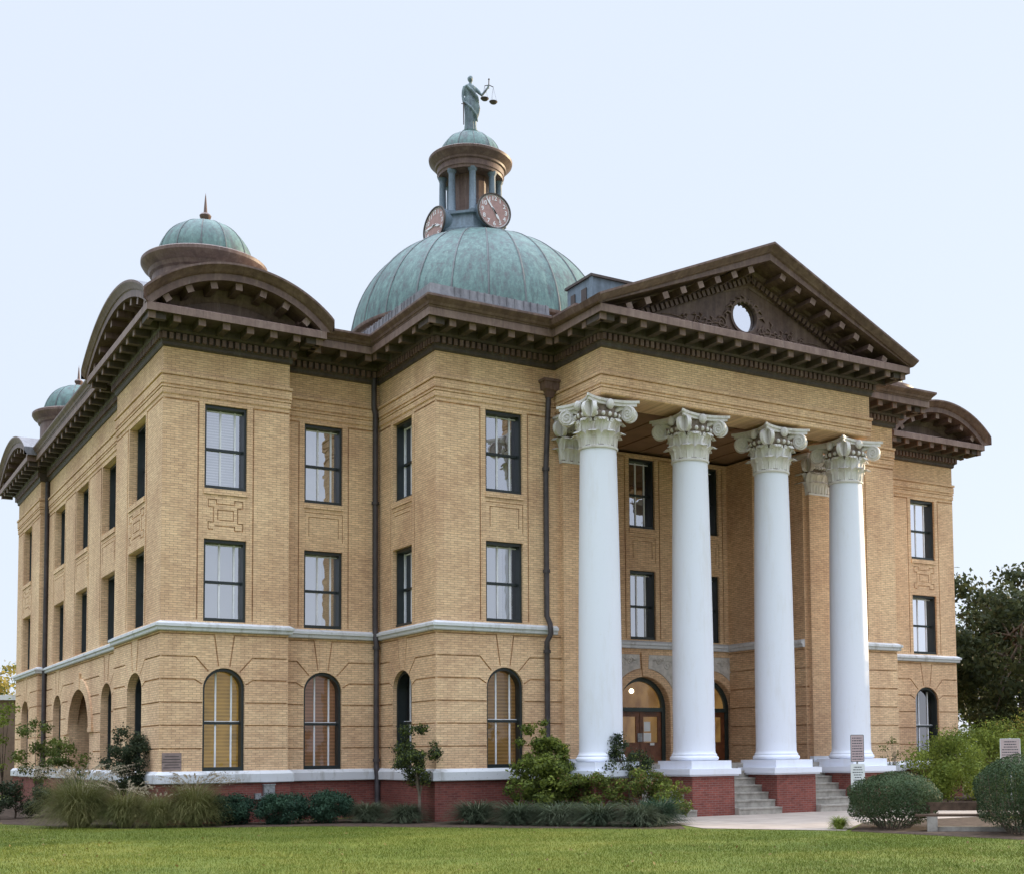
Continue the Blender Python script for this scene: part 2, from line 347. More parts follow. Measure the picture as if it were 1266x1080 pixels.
# ------------------------------------------------------------------ the courthouse
CH = empty('courthouse', (16.45, 14.0, GZ), 'three storey tan brick courthouse with white columned portico, brown copper cornice and green copper domes', 'courthouse')
wall = MB(); REV = 0.30
JO = [2.70, 2.03, 1.35, 0.68, 0.0]
def segment(P0, P1, bays=(), z0=-0.95, z1=ZT, rustic=True, upper=True, entab=True, e0=True, e1=True, door=None, jz=3.36):
    """one straight piece of facade with its openings and brick grooves"""
    global GROOVE_K
    F = frame(P0, P1); L = F.L; GROOVE_K = 2.6 if abs(F.n.x) > 0.9 and L > 3 and P0[0] < 1 else 1.0; holes = []; W = 0.042; D = 0.06; m = 0.012
    ops = []
    for bay in bays:
        uc = bay['u']
        for hw, a0, a1, rz in bay['open']: holes.append((arch_loop(uc, hw, a0, a1, rz), REV, False))
        if bay.get('arch'): ops.append((uc, *bay['arch']))                     # (uc, hw, top, rz)
    ops.sort()
    if rustic:
        edges = [m]
        for uc, hw, top, rz in ops: edges += [uc-hw, uc+hw]
        edges.append(L-m)
        sx = 1.0
        for k in range(0, len(edges), 2):
            uL, uR = edges[k], edges[k+1]; cl = ops[k//2-1] if k else None; cr = ops[k//2] if k//2 < len(ops) else None
            for z in [jz]+JO:
                line = [(uL, z), (uR, z)]
                if cl:
                    uc, hw, top, rz = cl; s = hw/0.63
                    if hw > 2: line[0] = (uc+(0.03 if z > top else hw*math.sqrt(max(0, 1-(max(0, z-top+rz)/rz)**2))+0.05), z)
                    elif z > 3: line[:1] = [(uc+0.17*s, top+0.05), (uc+0.30*s, z)]
                    elif z > 2.5: line[:1] = [(uc+0.47*s, top-rz+rz*0.72+0.06), (uc+0.86*s, z)]
                    elif z > top-rz: line[:1] = [(uc+hw*0.985+0.03, top-rz+0.12), (uc+0.88*s, z)]
                    else: line[0] = (uL+0.015, z)
                if cr:
                    uc, hw, top, rz = cr; s = hw/0.63
                    if hw > 2: line[-1] = (uc-(0.03 if z > top else hw*math.sqrt(max(0, 1-(max(0, z-top+rz)/rz)**2))+0.05), z)
                    elif z > 3: line[-1:] = [(uc-0.30*s, z), (uc-0.17*s, top+0.05)]
                    elif z > 2.5: line[-1:] = [(uc-0.86*s, z), (uc-0.47*s, top-rz+rz*0.72+0.06)]
                    elif z > top-rz: line[-1:] = [(uc-0.88*s, z), (uc-hw*0.985-0.03, top-rz+0.12)]
                    else: line[-1] = (uR-0.015, z)
                holes.append((groove_poly(line, W), D, True))
    if upper:
        for bay in bays:
            if not bay.get('up'): continue
            uc = bay['u']; g = bay.get('g', 0.82)
            for s in (-1, 1):
                ln = [(uc+s*g, 3.80), (uc+s*g, 10.27)]
                lim = m if s < 0 else L-m
                nb = [q['u']+(-s)*q.get('g', 0.82) for q in bays if (q['u']-uc)*s > 0.1 and q.get('up')]
                if nb: continue_to = (uc+s*g+min(nb, key=lambda x: abs(x-uc)))/2
                else: continue_to = lim
                if nb:
                    if s > 0: ln += [(min(nb)-0.03, 10.27)]
                else: ln += [(lim, 10.27)]
                if abs(ln[-1][0]-ln[0][0]) < 0.06: ln = ln[:2]
                holes.append((groove_poly(ln, W), D, True))
            hw = bay['up']
            p = bay.get('panel')
            if p == 'plain':
                for q in (0.0, 0.14):
                    r = [(uc-hw+q+0.005, 6.52+q), (uc-hw+q+0.005, 7.42-q), (uc+hw-q, 7.42-q), (uc+hw-q, 6.52+q)]
                    if q: holes.append((groove_poly(r, 0.026), 0.04, True))
                    else: holes.append((groove_poly(r[1:], 0.026), 0.04, True))
            elif p == 'key':
                w = hw-0.12; n1 = 0.15*hw/0.63
                r = [(-w+n1, 6.50), (-w, 6.50), (-w, 6.72), (-w+n1, 6.72), (-w+n1, 7.18), (-w, 7.18), (-w, 7.40), (-w+1.6*n1, 7.40), (-w+1.6*n1, 7.28), (w-1.6*n1, 7.28), (w-1.6*n1, 7.40), (w, 7.40), (w, 7.18), (w-n1, 7.18), (w-n1, 6.72), (w, 6.72), (w, 6.50), (w-1.6*n1, 6.50), (w-1.6*n1, 6.62), (-w+n1+0.05, 6.62)]
                holes.append((groove_poly([(uc+x, z) for x, z in r], 0.030), 0.05, True))
                w2 = w*0.45
                holes.append((groove_poly([(uc-w2, 6.80), (uc-w2, 7.10), (uc+w2, 7.10), (uc+w2, 6.80), (uc-w2+0.05, 6.80)], 0.028), 0.05, True))
    face_with_holes(wall, F, [(0, z0), (L, z0), (L, z1), (0, z1)], holes)
    return F
UP, LO = (7.73, 10.25), (3.76, 6.22)
def bay(u, hw, ahw=None, panel='plain', atop=2.38, arz=0.61, g=None):
    ahw = ahw or hw-0.01
    return dict(u=u, up=hw, panel=panel, g=g or hw+0.19, arch=(ahw, atop, arz), open=[(hw, *UP, 0), (hw, *LO, 0), (ahw, -0.66, atop, arz)])
WIN = []                                                      # (frame, bay, blinds)
def fac(P0, P1, bays, blinds=None, **kw):
    F = segment(P0, P1, bays, **kw)
    for k, q in enumerate(bays): WIN.append((F, q, (blinds or [('dim room', 'dim room', 'brown blind')]*9)[k]))
    return F
dm = ('dim room', 'dim room', 'dim room')
F1 = fac((0, Qt), (0, Q2), [bay(2.9, 1.12, 0.98, 'key')], [dm])
fac((0, Q2), (aL, Q2), [])
DO = dict(u=Q2-14.1, open=[(2.0, -0.95, 2.38, 1.5)], arch=(2.7, 2.80, 2.05))
segL = [bay(Q2-18.99, 1.16, 0.9), bay(Q2-14.1, 1.16), bay(Q2-9.2, 1.14, 0.9)]
segL[1]['arch'] = (2.62, 2.80, 2.0); segL[1]['open'] = [(1.16, *UP, 0), (1.16, *LO, 0), (2.0, -0.94, 2.38, 1.5)]
FL = segment((aL, Q2), (aL, Q1), segL)
for k in range(3): WIN.append((FL, dict(segL[k], skiparch=(k == 1)), dm))
fac((aL, Q1), (0, Q1), [])
F5 = fac((0, Q1), (0, 0), [bay(Q1-3.24, 1.10, 1.0, 'key')], [dm])
F6 = fac((0, 0), (W1, 0), [bay(1.86, 0.635, 0.62, 'key')], [(('cream blind', 0.85, 'dim room'), 'plain shade', 'lit yellow blind')])
fac((W1, 0), (W1, a), [])
F8 = fac((W1, a), (W2, a), [bay(1.37, 0.63)], [(('plain shade', 0.45, 'olive curtain'), ('plain shade', 0.62, 'olive curtain'), 'brown blind')])
F9 = fac((W2, a), (W2, -b), [bay(a+1.18, 0.74)], [dm])
F10 = fac((W2, -b), (11.8, -b), [bay(9.33-W2, 0.635)], [('dim room', ('plain shade', 0.66, 'dim room'), 'amber blind')])
# portico interior
fac((11.8, -b), (11.8, -2.0), [], z1=ZE); fac((11.8, -2.0), (12.75, -2.0), [], z1=ZE, rustic=False)
fac((12.75, -2.0), (12.75, YB), [], z1=ZE)
def pbay(x): return dict(u=x-12.75, up=0.55, panel='plain', g=0.74, open=[(0.55, *UP, 0), (0.55, *LO, 0), (1.08, -0.60, 2.44, 1.08)], arch=None)
pb = [pbay(13.7), pbay(16.55), pbay(19.4)]
FB = segment((12.75, YB), (20.35, YB), pb, z1=ZE, rustic=False)
for q in pb: WIN.append((FB, dict(q, skiparch=True), ('dim room', ('plain shade', 0.5, 'dim room'), None)))
fac((20.35, YB), (20.35, -2.0), [], z1=ZE); fac((20.35, -2.0), (21.3, -2.0), [], z1=ZE, rustic=False); fac((21.3, -2.0), (21.3, -b), [], z1=ZE)
F11 = fac((21.3, -b), (W5, -b), [bay(23.55-21.3, 0.60)], [dm])
fac((W5, -b), (W5, a), []); fac((W5, a), (W6, a), []); fac((W6, a), (W6, 0), [])
F15 = fac((W6, 0), (Wt, 0), [bay(31.09-W6, 0.70, 0.68, 'key')], [('dim room', 'dim room', 'dim room')])
for p, q in (((Wt, 0), (Wt, Q1)), ((Wt, Q1), (Wt-aL, Q1)), ((Wt-aL, Q1), (Wt-aL, Q2)), ((Wt-aL, Q2), (Wt, Q2)), ((Wt, Q2), (Wt, Qt)), ((Wt, Qt), (0, Qt))): fac(p, q, [])
# corbelled brick entablature bands
UPATH = [(0, Qt), (0, Q2), (aL, Q2), (aL, Q1), (0, Q1), (0, 0), (W1, 0), (W1, a), (W2, a), (W2, -b), (W3, -b), (W3, -c), (W4, -c), (W4, -b), (W5, -b), (W5, a), (W6, a), (W6, 0), (Wt, 0), (Wt, Q1), (Wt-aL, Q1), (Wt-aL, Q2), (Wt, Q2), (Wt, Qt)]
sweep(wall, UPATH, [(-0.02, 10.42), (0.03, 10.42), (0.03, 10.575), (0.002, 10.575), (0.002, 10.605), (0.045, 10.605), (0.045, 10.665), (0.015, 10.665), (0.015, 10.70), (0.055, 10.70), (0.055, 10.945), (0.015, 10.945), (0.015, 10.975), (0.085, 10.975), (0.085, 11.06), (-0.02, 11.06)], True)
sweep(wall, [(0, Qt), (0, Q2)], [(-0.02, 10.40), (0.02, 10.40), (0.02, 10.43), (-0.02, 10.43)])
wall.build('wall', 'tan brick', CH)
# portico beam
mb = MB()
F = frame((W3, -b), (W3, -c)); mb.fbox(F, 0, F.L, ZE, ZT, -1.15, 0)
F = frame((W3+1.15, -c), (W4-1.15, -c)); mb.fbox(F, 0, F.L, ZE, ZT, -1.25, 0)
F = frame((W4, -c), (W4, -b)); mb.fbox(F, 0, F.L, ZE, ZT, -1.15, 0)
mb.build('portico_beam', 'tan brick', CH)
mb = MB(); mb.box(11.6, 21.5, -5.3, 0.2, ZE+0.12, ZE+0.3)
for k in range(1, 10):
    x = 11.6+k*0.99; mb.box(x-0.06, x+0.06, -5.3, 0, ZE+0.09, ZE+0.121)
mb.build('portico_ceiling', 'portico ceiling', CH)

# base, water table, string course
LP_A = [(0, Qt), (0, Q2), (aL, Q2), (aL, Q1), (0, Q1), (0, 0), (W1, 0), (W1, a), (W2, a), (W2, -b), (W3, -b)]
LP_B = [(11.8, -b+0.02), (11.8, -2), (12.75, -2), (12.75, YB), (20.35, YB), (20.35, -2), (21.3, -2), (21.3, -b+0.02)]
LP_C = [(22.35, -b), (W5, -b), (W5, a), (W6, a), (W6, 0), (Wt, 0), (Wt, Q1), (Wt-aL, Q1), (Wt-aL, Q2), (Wt, Q2), (Wt, Qt), (0, Qt)]
mb = MB()
for p in (LP_A, LP_C): sweep(mb, p, [(-0.1, GZ-0.3), (0.07, GZ-0.3), (0.07, -1.0), (-0.1, -1.0)])
mb.build('base_wall', 'red brick', CH)
mb = MB()
for p in (LP_A, LP_C): sweep(mb, p, [(-0.1, -1.02), (0.14, -1.02), (0.16, -1.0), (0.16, -0.76), (0.05, -0.66), (-0.1, -0.66)])
mb.build('water_table', 'white stone trim', CH)
mb = MB()
for p in (LP_A, LP_B, LP_C): sweep(mb, p, [(-0.1, 3.44), (0.09, 3.44), (0.11, 3.47), (0.11, 3.55), (0.16, 3.565), (0.16, 3.645), (0.13, 3.66), (0.02, 3.72), (-0.1, 3.72)])
mb.build('string_course', 'white stone trim', CH)

# ------------------------------------------------------------------ cornice
KX = OX/OY
mb = MB()
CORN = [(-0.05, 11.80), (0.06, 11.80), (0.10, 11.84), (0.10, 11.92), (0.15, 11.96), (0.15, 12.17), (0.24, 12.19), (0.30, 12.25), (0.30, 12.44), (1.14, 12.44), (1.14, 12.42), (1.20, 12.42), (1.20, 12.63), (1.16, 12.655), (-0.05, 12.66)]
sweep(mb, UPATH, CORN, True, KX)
def seg_iter(path):
    n = len(path)
    for i in range(n):
        P0, P1 = path[i], path[(i+1) % n]
        if P0[1] == Qt and P1[1] == Qt: continue
        F = frame(P0, P1); nx = abs(F.n.x) > 0.9
        pr = frame(path[i-1], P0); ne = frame(P1, path[(i+2) % n])
        cx0 = pr.d.x*F.d.y-pr.d.y*F.d.x > 0; cx1 = F.d.x*ne.d.y-F.d.y*ne.d.x > 0      # convex corners (left turn)
        kn = 1.0 if nx else KX                                                         # scale of neighbour overhang
        yield F, (KX if nx else 1.0), cx0, cx1, kn
MOD = MB()
for F, k, c0, c1, kn in seg_iter(UPATH):
    if F.L < 0.5: continue
    # dentils
    DEN = mb
    u0 = (-0.2*kn if c0 else 0.25*kn); u1 = F.L-(-0.2*kn if c1 else 0.25*kn)
    nd = max(1, round((u1-u0)/0.19))
    for i in range(nd):
        u = u0+(u1-u0)*(i+0.5)/nd; DEN.fbox(F, u-0.058, u+0.058, 11.975, 12.165, 0.14*k, 0.24*k+0.02, 1)
    u0 = (-0.92*kn if c0 else 1.25*kn); u1 = F.L-(-0.92*kn if c1 else 1.25*kn)
    if u1-u0 < 0.3: continue
    nm = max(2, round((u1-u0)/(0.69 if k == 1 else 0.92))+1)
    for i in range(nm):
        u = u0+(u1-u0)*i/(nm-1)
        MOD.fbox(F, u-0.105, u+0.105, 12.235, 12.438, 1.00*k, 1.06*k); mb.fbox(F, u-0.10, u+0.10, 12.25, 12.445, 0.28*k, 1.005*k)  # front plates in paler copper: the light they catch is in the colour
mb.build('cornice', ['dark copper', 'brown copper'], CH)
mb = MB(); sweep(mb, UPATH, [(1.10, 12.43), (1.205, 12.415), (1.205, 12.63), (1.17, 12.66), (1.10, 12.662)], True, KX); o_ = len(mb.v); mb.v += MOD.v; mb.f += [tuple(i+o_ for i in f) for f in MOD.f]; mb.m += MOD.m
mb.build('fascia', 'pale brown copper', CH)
# crowning moulding on the straight runs
CYM = [(0.0, 12.655), (1.20, 12.655), (1.22, 12.70), (1.26, 12.71), (1.30, 12.78), (1.42, 12.87), (1.45, 12.90), (1.45, 12.96), (1.38, 12.98), (0.0, 12.99)]
for p in ([(aL, Q2+0.0), (aL, Q1)], [(W1, a), (W2, a), (W2, -b), (W3, -b), (W3, -c)], [(W4, -c), (W4, -b), (W5, -b), (W5, a), (W6, a)], [(Wt-aL, Q1), (Wt-aL, Q2)]):
    mb = MB(); sweep(mb, p, CYM, False, KX); mb.build('gutter_moulding', 'brown copper', CH)
mb = MB()
RP = [p for p in UPATH if not (p in ((W3, -c), (W4, -c)))]
t = tessellate_polygon([[Vector((*p, 0)) for p in UPATH]]); mb.add([(*p, 12.70) for p in UPATH], t)
mb.build('roof', 'roof felt', CH)

# ------------------------------------------------------------------ arched pediments over the corner pavilions
def arch_pediment(P0, P1, k, kn, m0=False, m1=False):
    """m0, m1: mitred against another arch at the start / end corner"""
    F = frame(P0, P1); L = F.L; e = 1.45*kn; uc = L/2; h = L/2+e; zb, zt, ze = 12.66, 14.14, 12.98
    sag = zt-ze; Rr = (h*h+sag*sag)/(2*sag); zc = zt-Rr; ph = math.asin(min(1, h/Rr))*1.16
    n = 46; path = [(uc-Rr*math.sin(ph-2*ph*i/n), zc+Rr*math.cos(ph-2*ph*i/n)) for i in range(n+1)]
    prof = [(0.0, -2.6), (0.0, 1.45), (0.06, 1.45), (0.10, 1.40), (0.19, 1.30), (0.24, 1.26), (0.26, 1.20), (0.46, 1.20), (0.46, 1.14), (0.47, 0.30), (0.62, 0.24), (0.80, 0.14), (0.80, -0.02)]
    def put(p, o):
        u = min(max(p[0], -e), L+e); z = max(p[1], zb-0.03); o = o*k if o > 0 else o
        if m0 and u < 0.9: o = max(o, -u*k/kn)
        if m1 and u > L-0.9: o = max(o, (u-L)*k/kn)
        return F(u, z, o)
    mm = MB(); sweep(mm, path, prof, False, 1.0, 0, put)
    for f in range(n): mm.m[f] = 1
    inner = offset_path(path, 0.75); seg = [(u, z) for u, z in inner if z > zb-0.03 and -0.05 < u < L+0.05]
    mm.fprism(F, seg+[(seg[-1][0], zb-0.04), (seg[0][0], zb-0.04)], -0.3, 0.10*k+0.02, 0)
    Ri = Rr-0.465; phi = math.acos(min(1, (zb+0.06-zc)/Ri)); nm = max(5, round(2*phi*Ri/(0.72 if k == 1 else 0.95)))
    for i in range(nm):
        t = -phi+2*phi*(i+0.5)/nm; ct, st = math.cos(t), math.sin(t)
        q = lambda r, s: (uc+r*st+s*ct, zc+r*ct-s*st)
        lp = [q(Ri, -0.10), q(Ri, 0.10), q(Ri-0.20, 0.10), q(Ri-0.20, -0.10)]
        mm.fprism(F, [(u, max(z, zb-0.03)) for u, z in lp], 0.25*k, 1.06*k, 0); mm.fprism(F, [(u, max(z, zb-0.03)) for u, z in lp], 1.05*k, 1.07*k, 2)  # second prism is a paler front plate, caught light put into its colour
    mm.build('arched_pediment', ['brown copper', 'grey lead sheet', 'pale brown copper'], CH, 35)
arch_pediment((0, 0), (W1, 0), 1.0, KX, m0=True); arch_pediment((0, Q1), (0, 0), KX, 1.0, m1=True)
arch_pediment((0, Qt), (0, Q2), KX, 1.0); arch_pediment((W6, 0), (Wt, 0), 1.0, KX, m1=True); arch_pediment((Wt, 0), (Wt, Q1), KX, 1.0, m0=True)

# ------------------------------------------------------------------ triangular pediment
F = frame((W3, -c), (W4, -c)); L = F.L; zb = 12.66
path = [(-0.95, 12.84), (16.70-W3, 15.66), (L+0.95, 12.84)]
prof = [(0.0, -7.5), (0.0, 1.45), (0.06, 1.45), (0.10, 1.40), (0.19, 1.30), (0.24, 1.26), (0.27, 1.20), (0.47, 1.20), (0.47, 1.14), (0.48, 0.32), (0.60, 0.26), (0.64, 0.17), (0.86, 0.15), (0.90, 0.10), (0.98, 0.08), (0.98, -0.02)]
put = lambda p, o: F(p[0], max(p[1], zb-0.02), o)
mm = MB(); sweep(mm, path, prof, False, 1.0, 0, put)
inn = offset_path(path, 0.9)
rr, ccx, ccz = 0.52, 16.52-W3, 13.62
outer = [(inn[0][0], zb-0.04), (inn[2][0], zb-0.04), inn[1]]
face_with_holes(mm, F, outer, [([(ccx+rr*math.cos(2*PI*i/28), ccz+rr*math.sin(2*PI*i/28)) for i in range(28)], 0.35, False)], 0, 0.06)
for s in (0, 1):
    p, q = path[s], path[s+1]; dx, dz = q[0]-p[0], q[1]-p[1]; l = math.hypot(dx, dz); tx, tz = dx/l, dz/l; nx, nz = tz, -tx
    def rb(t, w, d0, d1, o0, o1, mi=0):
        lp = [(p[0]+tx*(t+e)+nx*d, p[1]+tz*(t+e)+nz*d) for e, d in ((-w, d0), (w, d0), (w, d1), (-w, d1))]
        if max(z for u, z in lp) > zb: mm.fprism(F, [(u, max(z, zb-0.02)) for u, z in lp], o0, o1, mi)
    nm = round(l/0.70)
    for i in range(nm):
        if (i if s else nm-1-i) == 0: continue
        rb((i+0.62 if s == 0 else i+0.38)*l/nm, 0.10, 0.465, 0.66, 0.30, 1.05); rb((i+0.62 if s == 0 else i+0.38)*l/nm, 0.105, 0.465, 0.665, 1.045, 1.07, 1)  # raking blocks get lighter fronts too, light painted as colour
    nd = round(l/0.19)
    for i in range(nd): rb((i+0.5)*l/nd, 0.058, 0.66, 0.84, 0.1, 0.25)
ped = mm.build('gable_pediment', ['brown copper', 'pale brown copper'], CH)
mm = MB()
def ring(mm, F, uc, zc, r0, r1, o0, o1, n=32, mi=0, rz=1.0):
    loop = [(uc+r1*math.cos(2*PI*i/n), zc+rz*r1*math.sin(2*PI*i/n)) for i in range(n)]; hole = [(uc+r0*math.cos(2*PI*i/n), zc+rz*r0*math.sin(2*PI*i/n)) for i in range(n)]
    vs = [F(u, z, o) for o in (o0, o1) for l in (loop, hole) for u, z in l]
    fs = []
    for i in range(n):
        j = (i+1) % n; fs += [(2*n+i, 2*n+j, 3*n+j, 3*n+i), (i, j, 2*n+j, 2*n+i), (n+i, n+j, 3*n+j, 3*n+i)]
    mm.add(vs, fs, mi)
ring(mm, F, ccx, ccz, rr-0.03, rr+0.06, -0.02, 0.12)
rw = mm.build('round_window', 'brown copper', ped, 40)
mm = MB(); mm.add([F(ccx+0.54*math.cos(2*PI*i/28), ccz+0.54*math.sin(2*PI*i/28), -0.05) for i in range(28)], [tuple(range(28))]); mm.build('pane', 'window glass', rw)
mm = MB(); mm.fbox(F, ccx-0.6, ccx+0.6, ccz-0.6, ccz+0.6, -0.55, -0.5); mm.build('blind', 'dim room', rw)
mm = MB()                                                     # foliage scrolls in the tympanum
def spiral(F, uc, zc, r, turns, dirn, a0, o, n=26): return [F(uc+r*(1-i/n*0.85)*math.cos(a0+dirn*turns*2*PI*i/n), zc+r*(1-i/n*0.85)*math.sin(a0+dirn*turns*2*PI*i/n), o) for i in range(n+1)]
for s in (-1, 1):
    wave = [(ccx+s*(0.62+t*2.6), 13.16+0.10*math.sin(t*9)*(1-t*0.6)) for t in np.linspace(0, 1, 24)]
    mm.tube([F(u, z, 0.075) for u, z in wave], [0.035*(1-0.6*i/24) for i in range(24)], 6)
    for uu, r, dz, tn in ((0.92, 0.21, 0.10, 1.5), (1.42, 0.15, -0.02, 1.3), (1.85, 0.13, 0.06, 1.6), (2.35, 0.085, 0.0, 1.2)):
        mm.tube(spiral(F, ccx+s*uu, 13.18+dz, r, tn, s, PI*0.8*uu, 0.085), [0.034*(1-0.6*i/27) for i in range(27)], 6)
        for q in range(4):
            an = q*1.4+uu*3; mm.tube([F(ccx+s*uu+r*math.cos(an), 13.18+dz+r*math.sin(an), 0.07), F(ccx+s*uu+r*1.6*math.cos(an+.25), 13.18+dz+r*1.55*math.sin(an+.25), 0.11), F(ccx+s*uu+r*1.95*math.cos(an+.6), 13.18+dz+r*1.8*math.sin(an+.6), 0.07)], [0.02, 0.042, 0.008], 6)
    for j in range(5):
        an = 0.25+j*0.33; mm.tube([F(ccx+s*0.52*math.cos(an), ccz-0.1+0.55*math.sin(an), 0.08), F(ccx+s*(0.75-0.05*j)*math.cos(an), ccz-0.1+0.72*math.sin(an), 0.11), F(ccx+s*(0.85-0.06*j)*math.cos(an-0.2), ccz-0.1+0.8*math.sin(an-0.2), 0.08)], [0.04, 0.05, 0.01], 6)
mm.build('carving', 'pale brown copper', ped, 60)

# skirt of standing-seam metal on the left block, and the attic box behind the pediment
mm = MB(); sp = [(W2, a+2.2), (W2, -b), (W3-0.75, -b)]
sweep(mm, sp, [(-0.5, 12.9), (1.15, 12.97), (1.15, 13.10), (1.02, 13.14), (0.98, 13.44), (0.90, 13.47), (-1.5, 13.55)], False, KX)
for (x0, y0), (x1, y1), kx in (((W2, a+2.2), (W2, -b), KX), ((W2, -b), (W3-0.75, -b), 1)):
    F = frame((x0, y0), (x1, y1)); nn = int(F.L/0.24)
    for i in range(nn):
        u = (i+0.5)*F.L/nn + random.uniform(-.05, .05); mm.fbox(F, u-0.012, u+0.012, 13.13, 13.445, 0.9*kx, 1.035*kx)
mm.build('roof_skirt', 'grey lead sheet', CH)
mm = MB(); mm.box(12.0, 15.2, -4.55, -3.05, 12.7, 14.72, 0)
mm.box(11.93, 15.3, -4.62, -2.98, 14.72, 14.80, 1)
for y0, y1 in ((-4.25, -3.95), (-3.55, -3.3)): mm.box(11.965, 12.02, y0, y1, 13.9, 14.45, 1)
mm.box(11.97, 12.03, -4.58, -4.46, 12.7, 14.72, 0); mm.box(12.5, 14.9, -4.585, -4.52, 14.3, 14.34, 1)
mm.build('attic_vent_box', ['blue grey metal', 'dark copper'], CH)

# ------------------------------------------------------------------ domes
def ribbed_dome(mb, cx, cy, z0, r, h, nrib, zcut, rtop, seam=0.05, mi=(0, 1), n=96, bulge=0.0):
    prof = []
    for i in range(25):
        t = math.asin(min(1, (zcut-z0)/h))+(PI/2-math.asin(min(1, (zcut-z0)/h)))*i/24; rr_ = r*math.cos(t)
        if rr_ < rtop: rr_ = rtop
        prof.append((rr_, z0+h*math.sin(t)))
    mb.lathe(cx, cy, prof, n, mi[0])
    for k in range(nrib):
        an = 2*PI*(k+0.35)/nrib; mb.tube([(cx+q*math.cos(an), cy+q*math.sin(an), z) for q, z in prof], [seam*max(0.35, min(1, q/r*1.4)) for q, z in prof], 5, mi[1])
DX, DY = 17.2, 13.2
mm = MB(); mm.lathe(DX, DY, [(5.62, 12.7), (5.62, 17.6)], 64, 1); mm.lathe(DX, DY, [(5.62, 17.6), (5.72, 17.63), (5.74, 17.78), (5.80, 17.82), (5.82, 17.98), (6.00, 18.03), (6.02, 18.08), (6.02, 18.16), (5.9, 18.18)], 64, 0)
drum = mm.build('dome_drum', ['brown copper', 'tan brick'], CH, 30)
mm = MB(); ribbed_dome(mm, DX, DY, 17.5, 6.02, 5.72, 24, 18.14, 0.3, 0.045)
mm.build('main_dome', ['verdigris copper', 'dull copper seam'], CH, 60)
def corner_dome(cx, cy):
    mm = MB(); mm.lathe(cx, cy, [(1.62, 12.7), (1.62, 15.05), (1.70, 15.1), (1.74, 15.22), (1.90, 15.34), (1.97, 15.46), (1.97, 15.56), (1.93, 15.60), (1.6, 15.66), (1.45, 15.72)], 64, 0)
    t = mm.build('turret', 'brown copper', CH, 25)
    mm = MB(); ribbed_dome(mm, cx, cy, 15.60, 1.50, 1.45, 12, 15.68, 0.05, 0.022, (0, 1), 48); mm.build('dome', ['verdigris copper', 'dull copper seam'], t, 60)
    mm = MB(); mm.lathe(cx, cy, [(0.0, 17.0), (0.22, 17.02), (0.20, 17.08), (0.10, 17.12), (0.17, 17.20), (0.19, 17.27), (0.14, 17.33), (0.06, 17.38), (0.045, 17.6), (0.02, 17.9), (0.0, 18.05)], 16)
    mm.build('finial', 'brown copper', t, 50)
corner_dome(2.0, 3.1); corner_dome(2.0, 24.8); corner_dome(31.2, 3.1); corner_dome(30.9, 24.8)
# lantern
LX, LY = 16.58, 13.2
mm = MB(); oct8 = lambda r, z, k=8, o=PI/8: [(LX+r*math.cos(o+2*PI*i/k), LY+r*math.sin(o+2*PI*i/k), z) for i in range(k)]
rings = [oct8(r, z) for r, z in ((1.70, 22.4), (1.70, 23.0), (1.60, 23.06), (1.50, 23.62), (1.62, 23.67), (1.62, 23.78), (1.0, 23.80))]
mm.add([v for q in rings for v in q], [(j*8+i, j*8+(i+1) % 8, (j+1)*8+(i+1) % 8, (j+1)*8+i) for j in range(len(rings)-1) for i in range(8)])
lan = mm.build('lantern', 'blue grey metal', CH)
mm = MB(); mm.lathe(LX, LY, [(0.80, 23.7), (0.80, 25.95)], 16, 0); mm.build('lantern_core', 'brown copper', lan)
lp = MB(); lp.lathe(0, 0, [(0.20, 23.78), (0.20, 23.90), (0.165, 23.94), (0.145, 25.62), (0.15, 25.64), (0.20, 25.72), (0.22, 25.82)], 14)
l0 = None
for i in range(8):
    an = PI/8+2*PI*i/8
    if l0 is None: l0 = lp.build('column', 'blue grey metal', lan, 40); o = l0
    else: o = l0.copy(); col.objects.link(o)
    o.location = (LX+1.27*math.cos(an), LY+1.27*math.sin(an), 0)
mm = MB(); mm.lathe(LX, LY, [(0.5, 25.78), (1.46, 25.78), (1.48, 25.88), (1.52, 25.92), (1.52, 26.16), (1.60, 26.20), (1.62, 26.28), (1.76, 26.40), (1.88, 26.52), (1.90, 26.62), (1.86, 26.66), (1.3, 26.72)], 64)
mm.build('lantern_cornice', 'brown copper', lan, 30)
mm = MB(); ribbed_dome(mm, LX, LY, 26.62, 1.44, 1.36, 12, 26.68, 0.05, 0.022, (0, 1), 48); mm.lathe(LX, LY, [(0.42, 27.8), (0.42, 28.02), (0.0, 28.04)], 20)
mm.build('lantern_cap', ['verdigris copper', 'dull copper seam'], lan, 60)
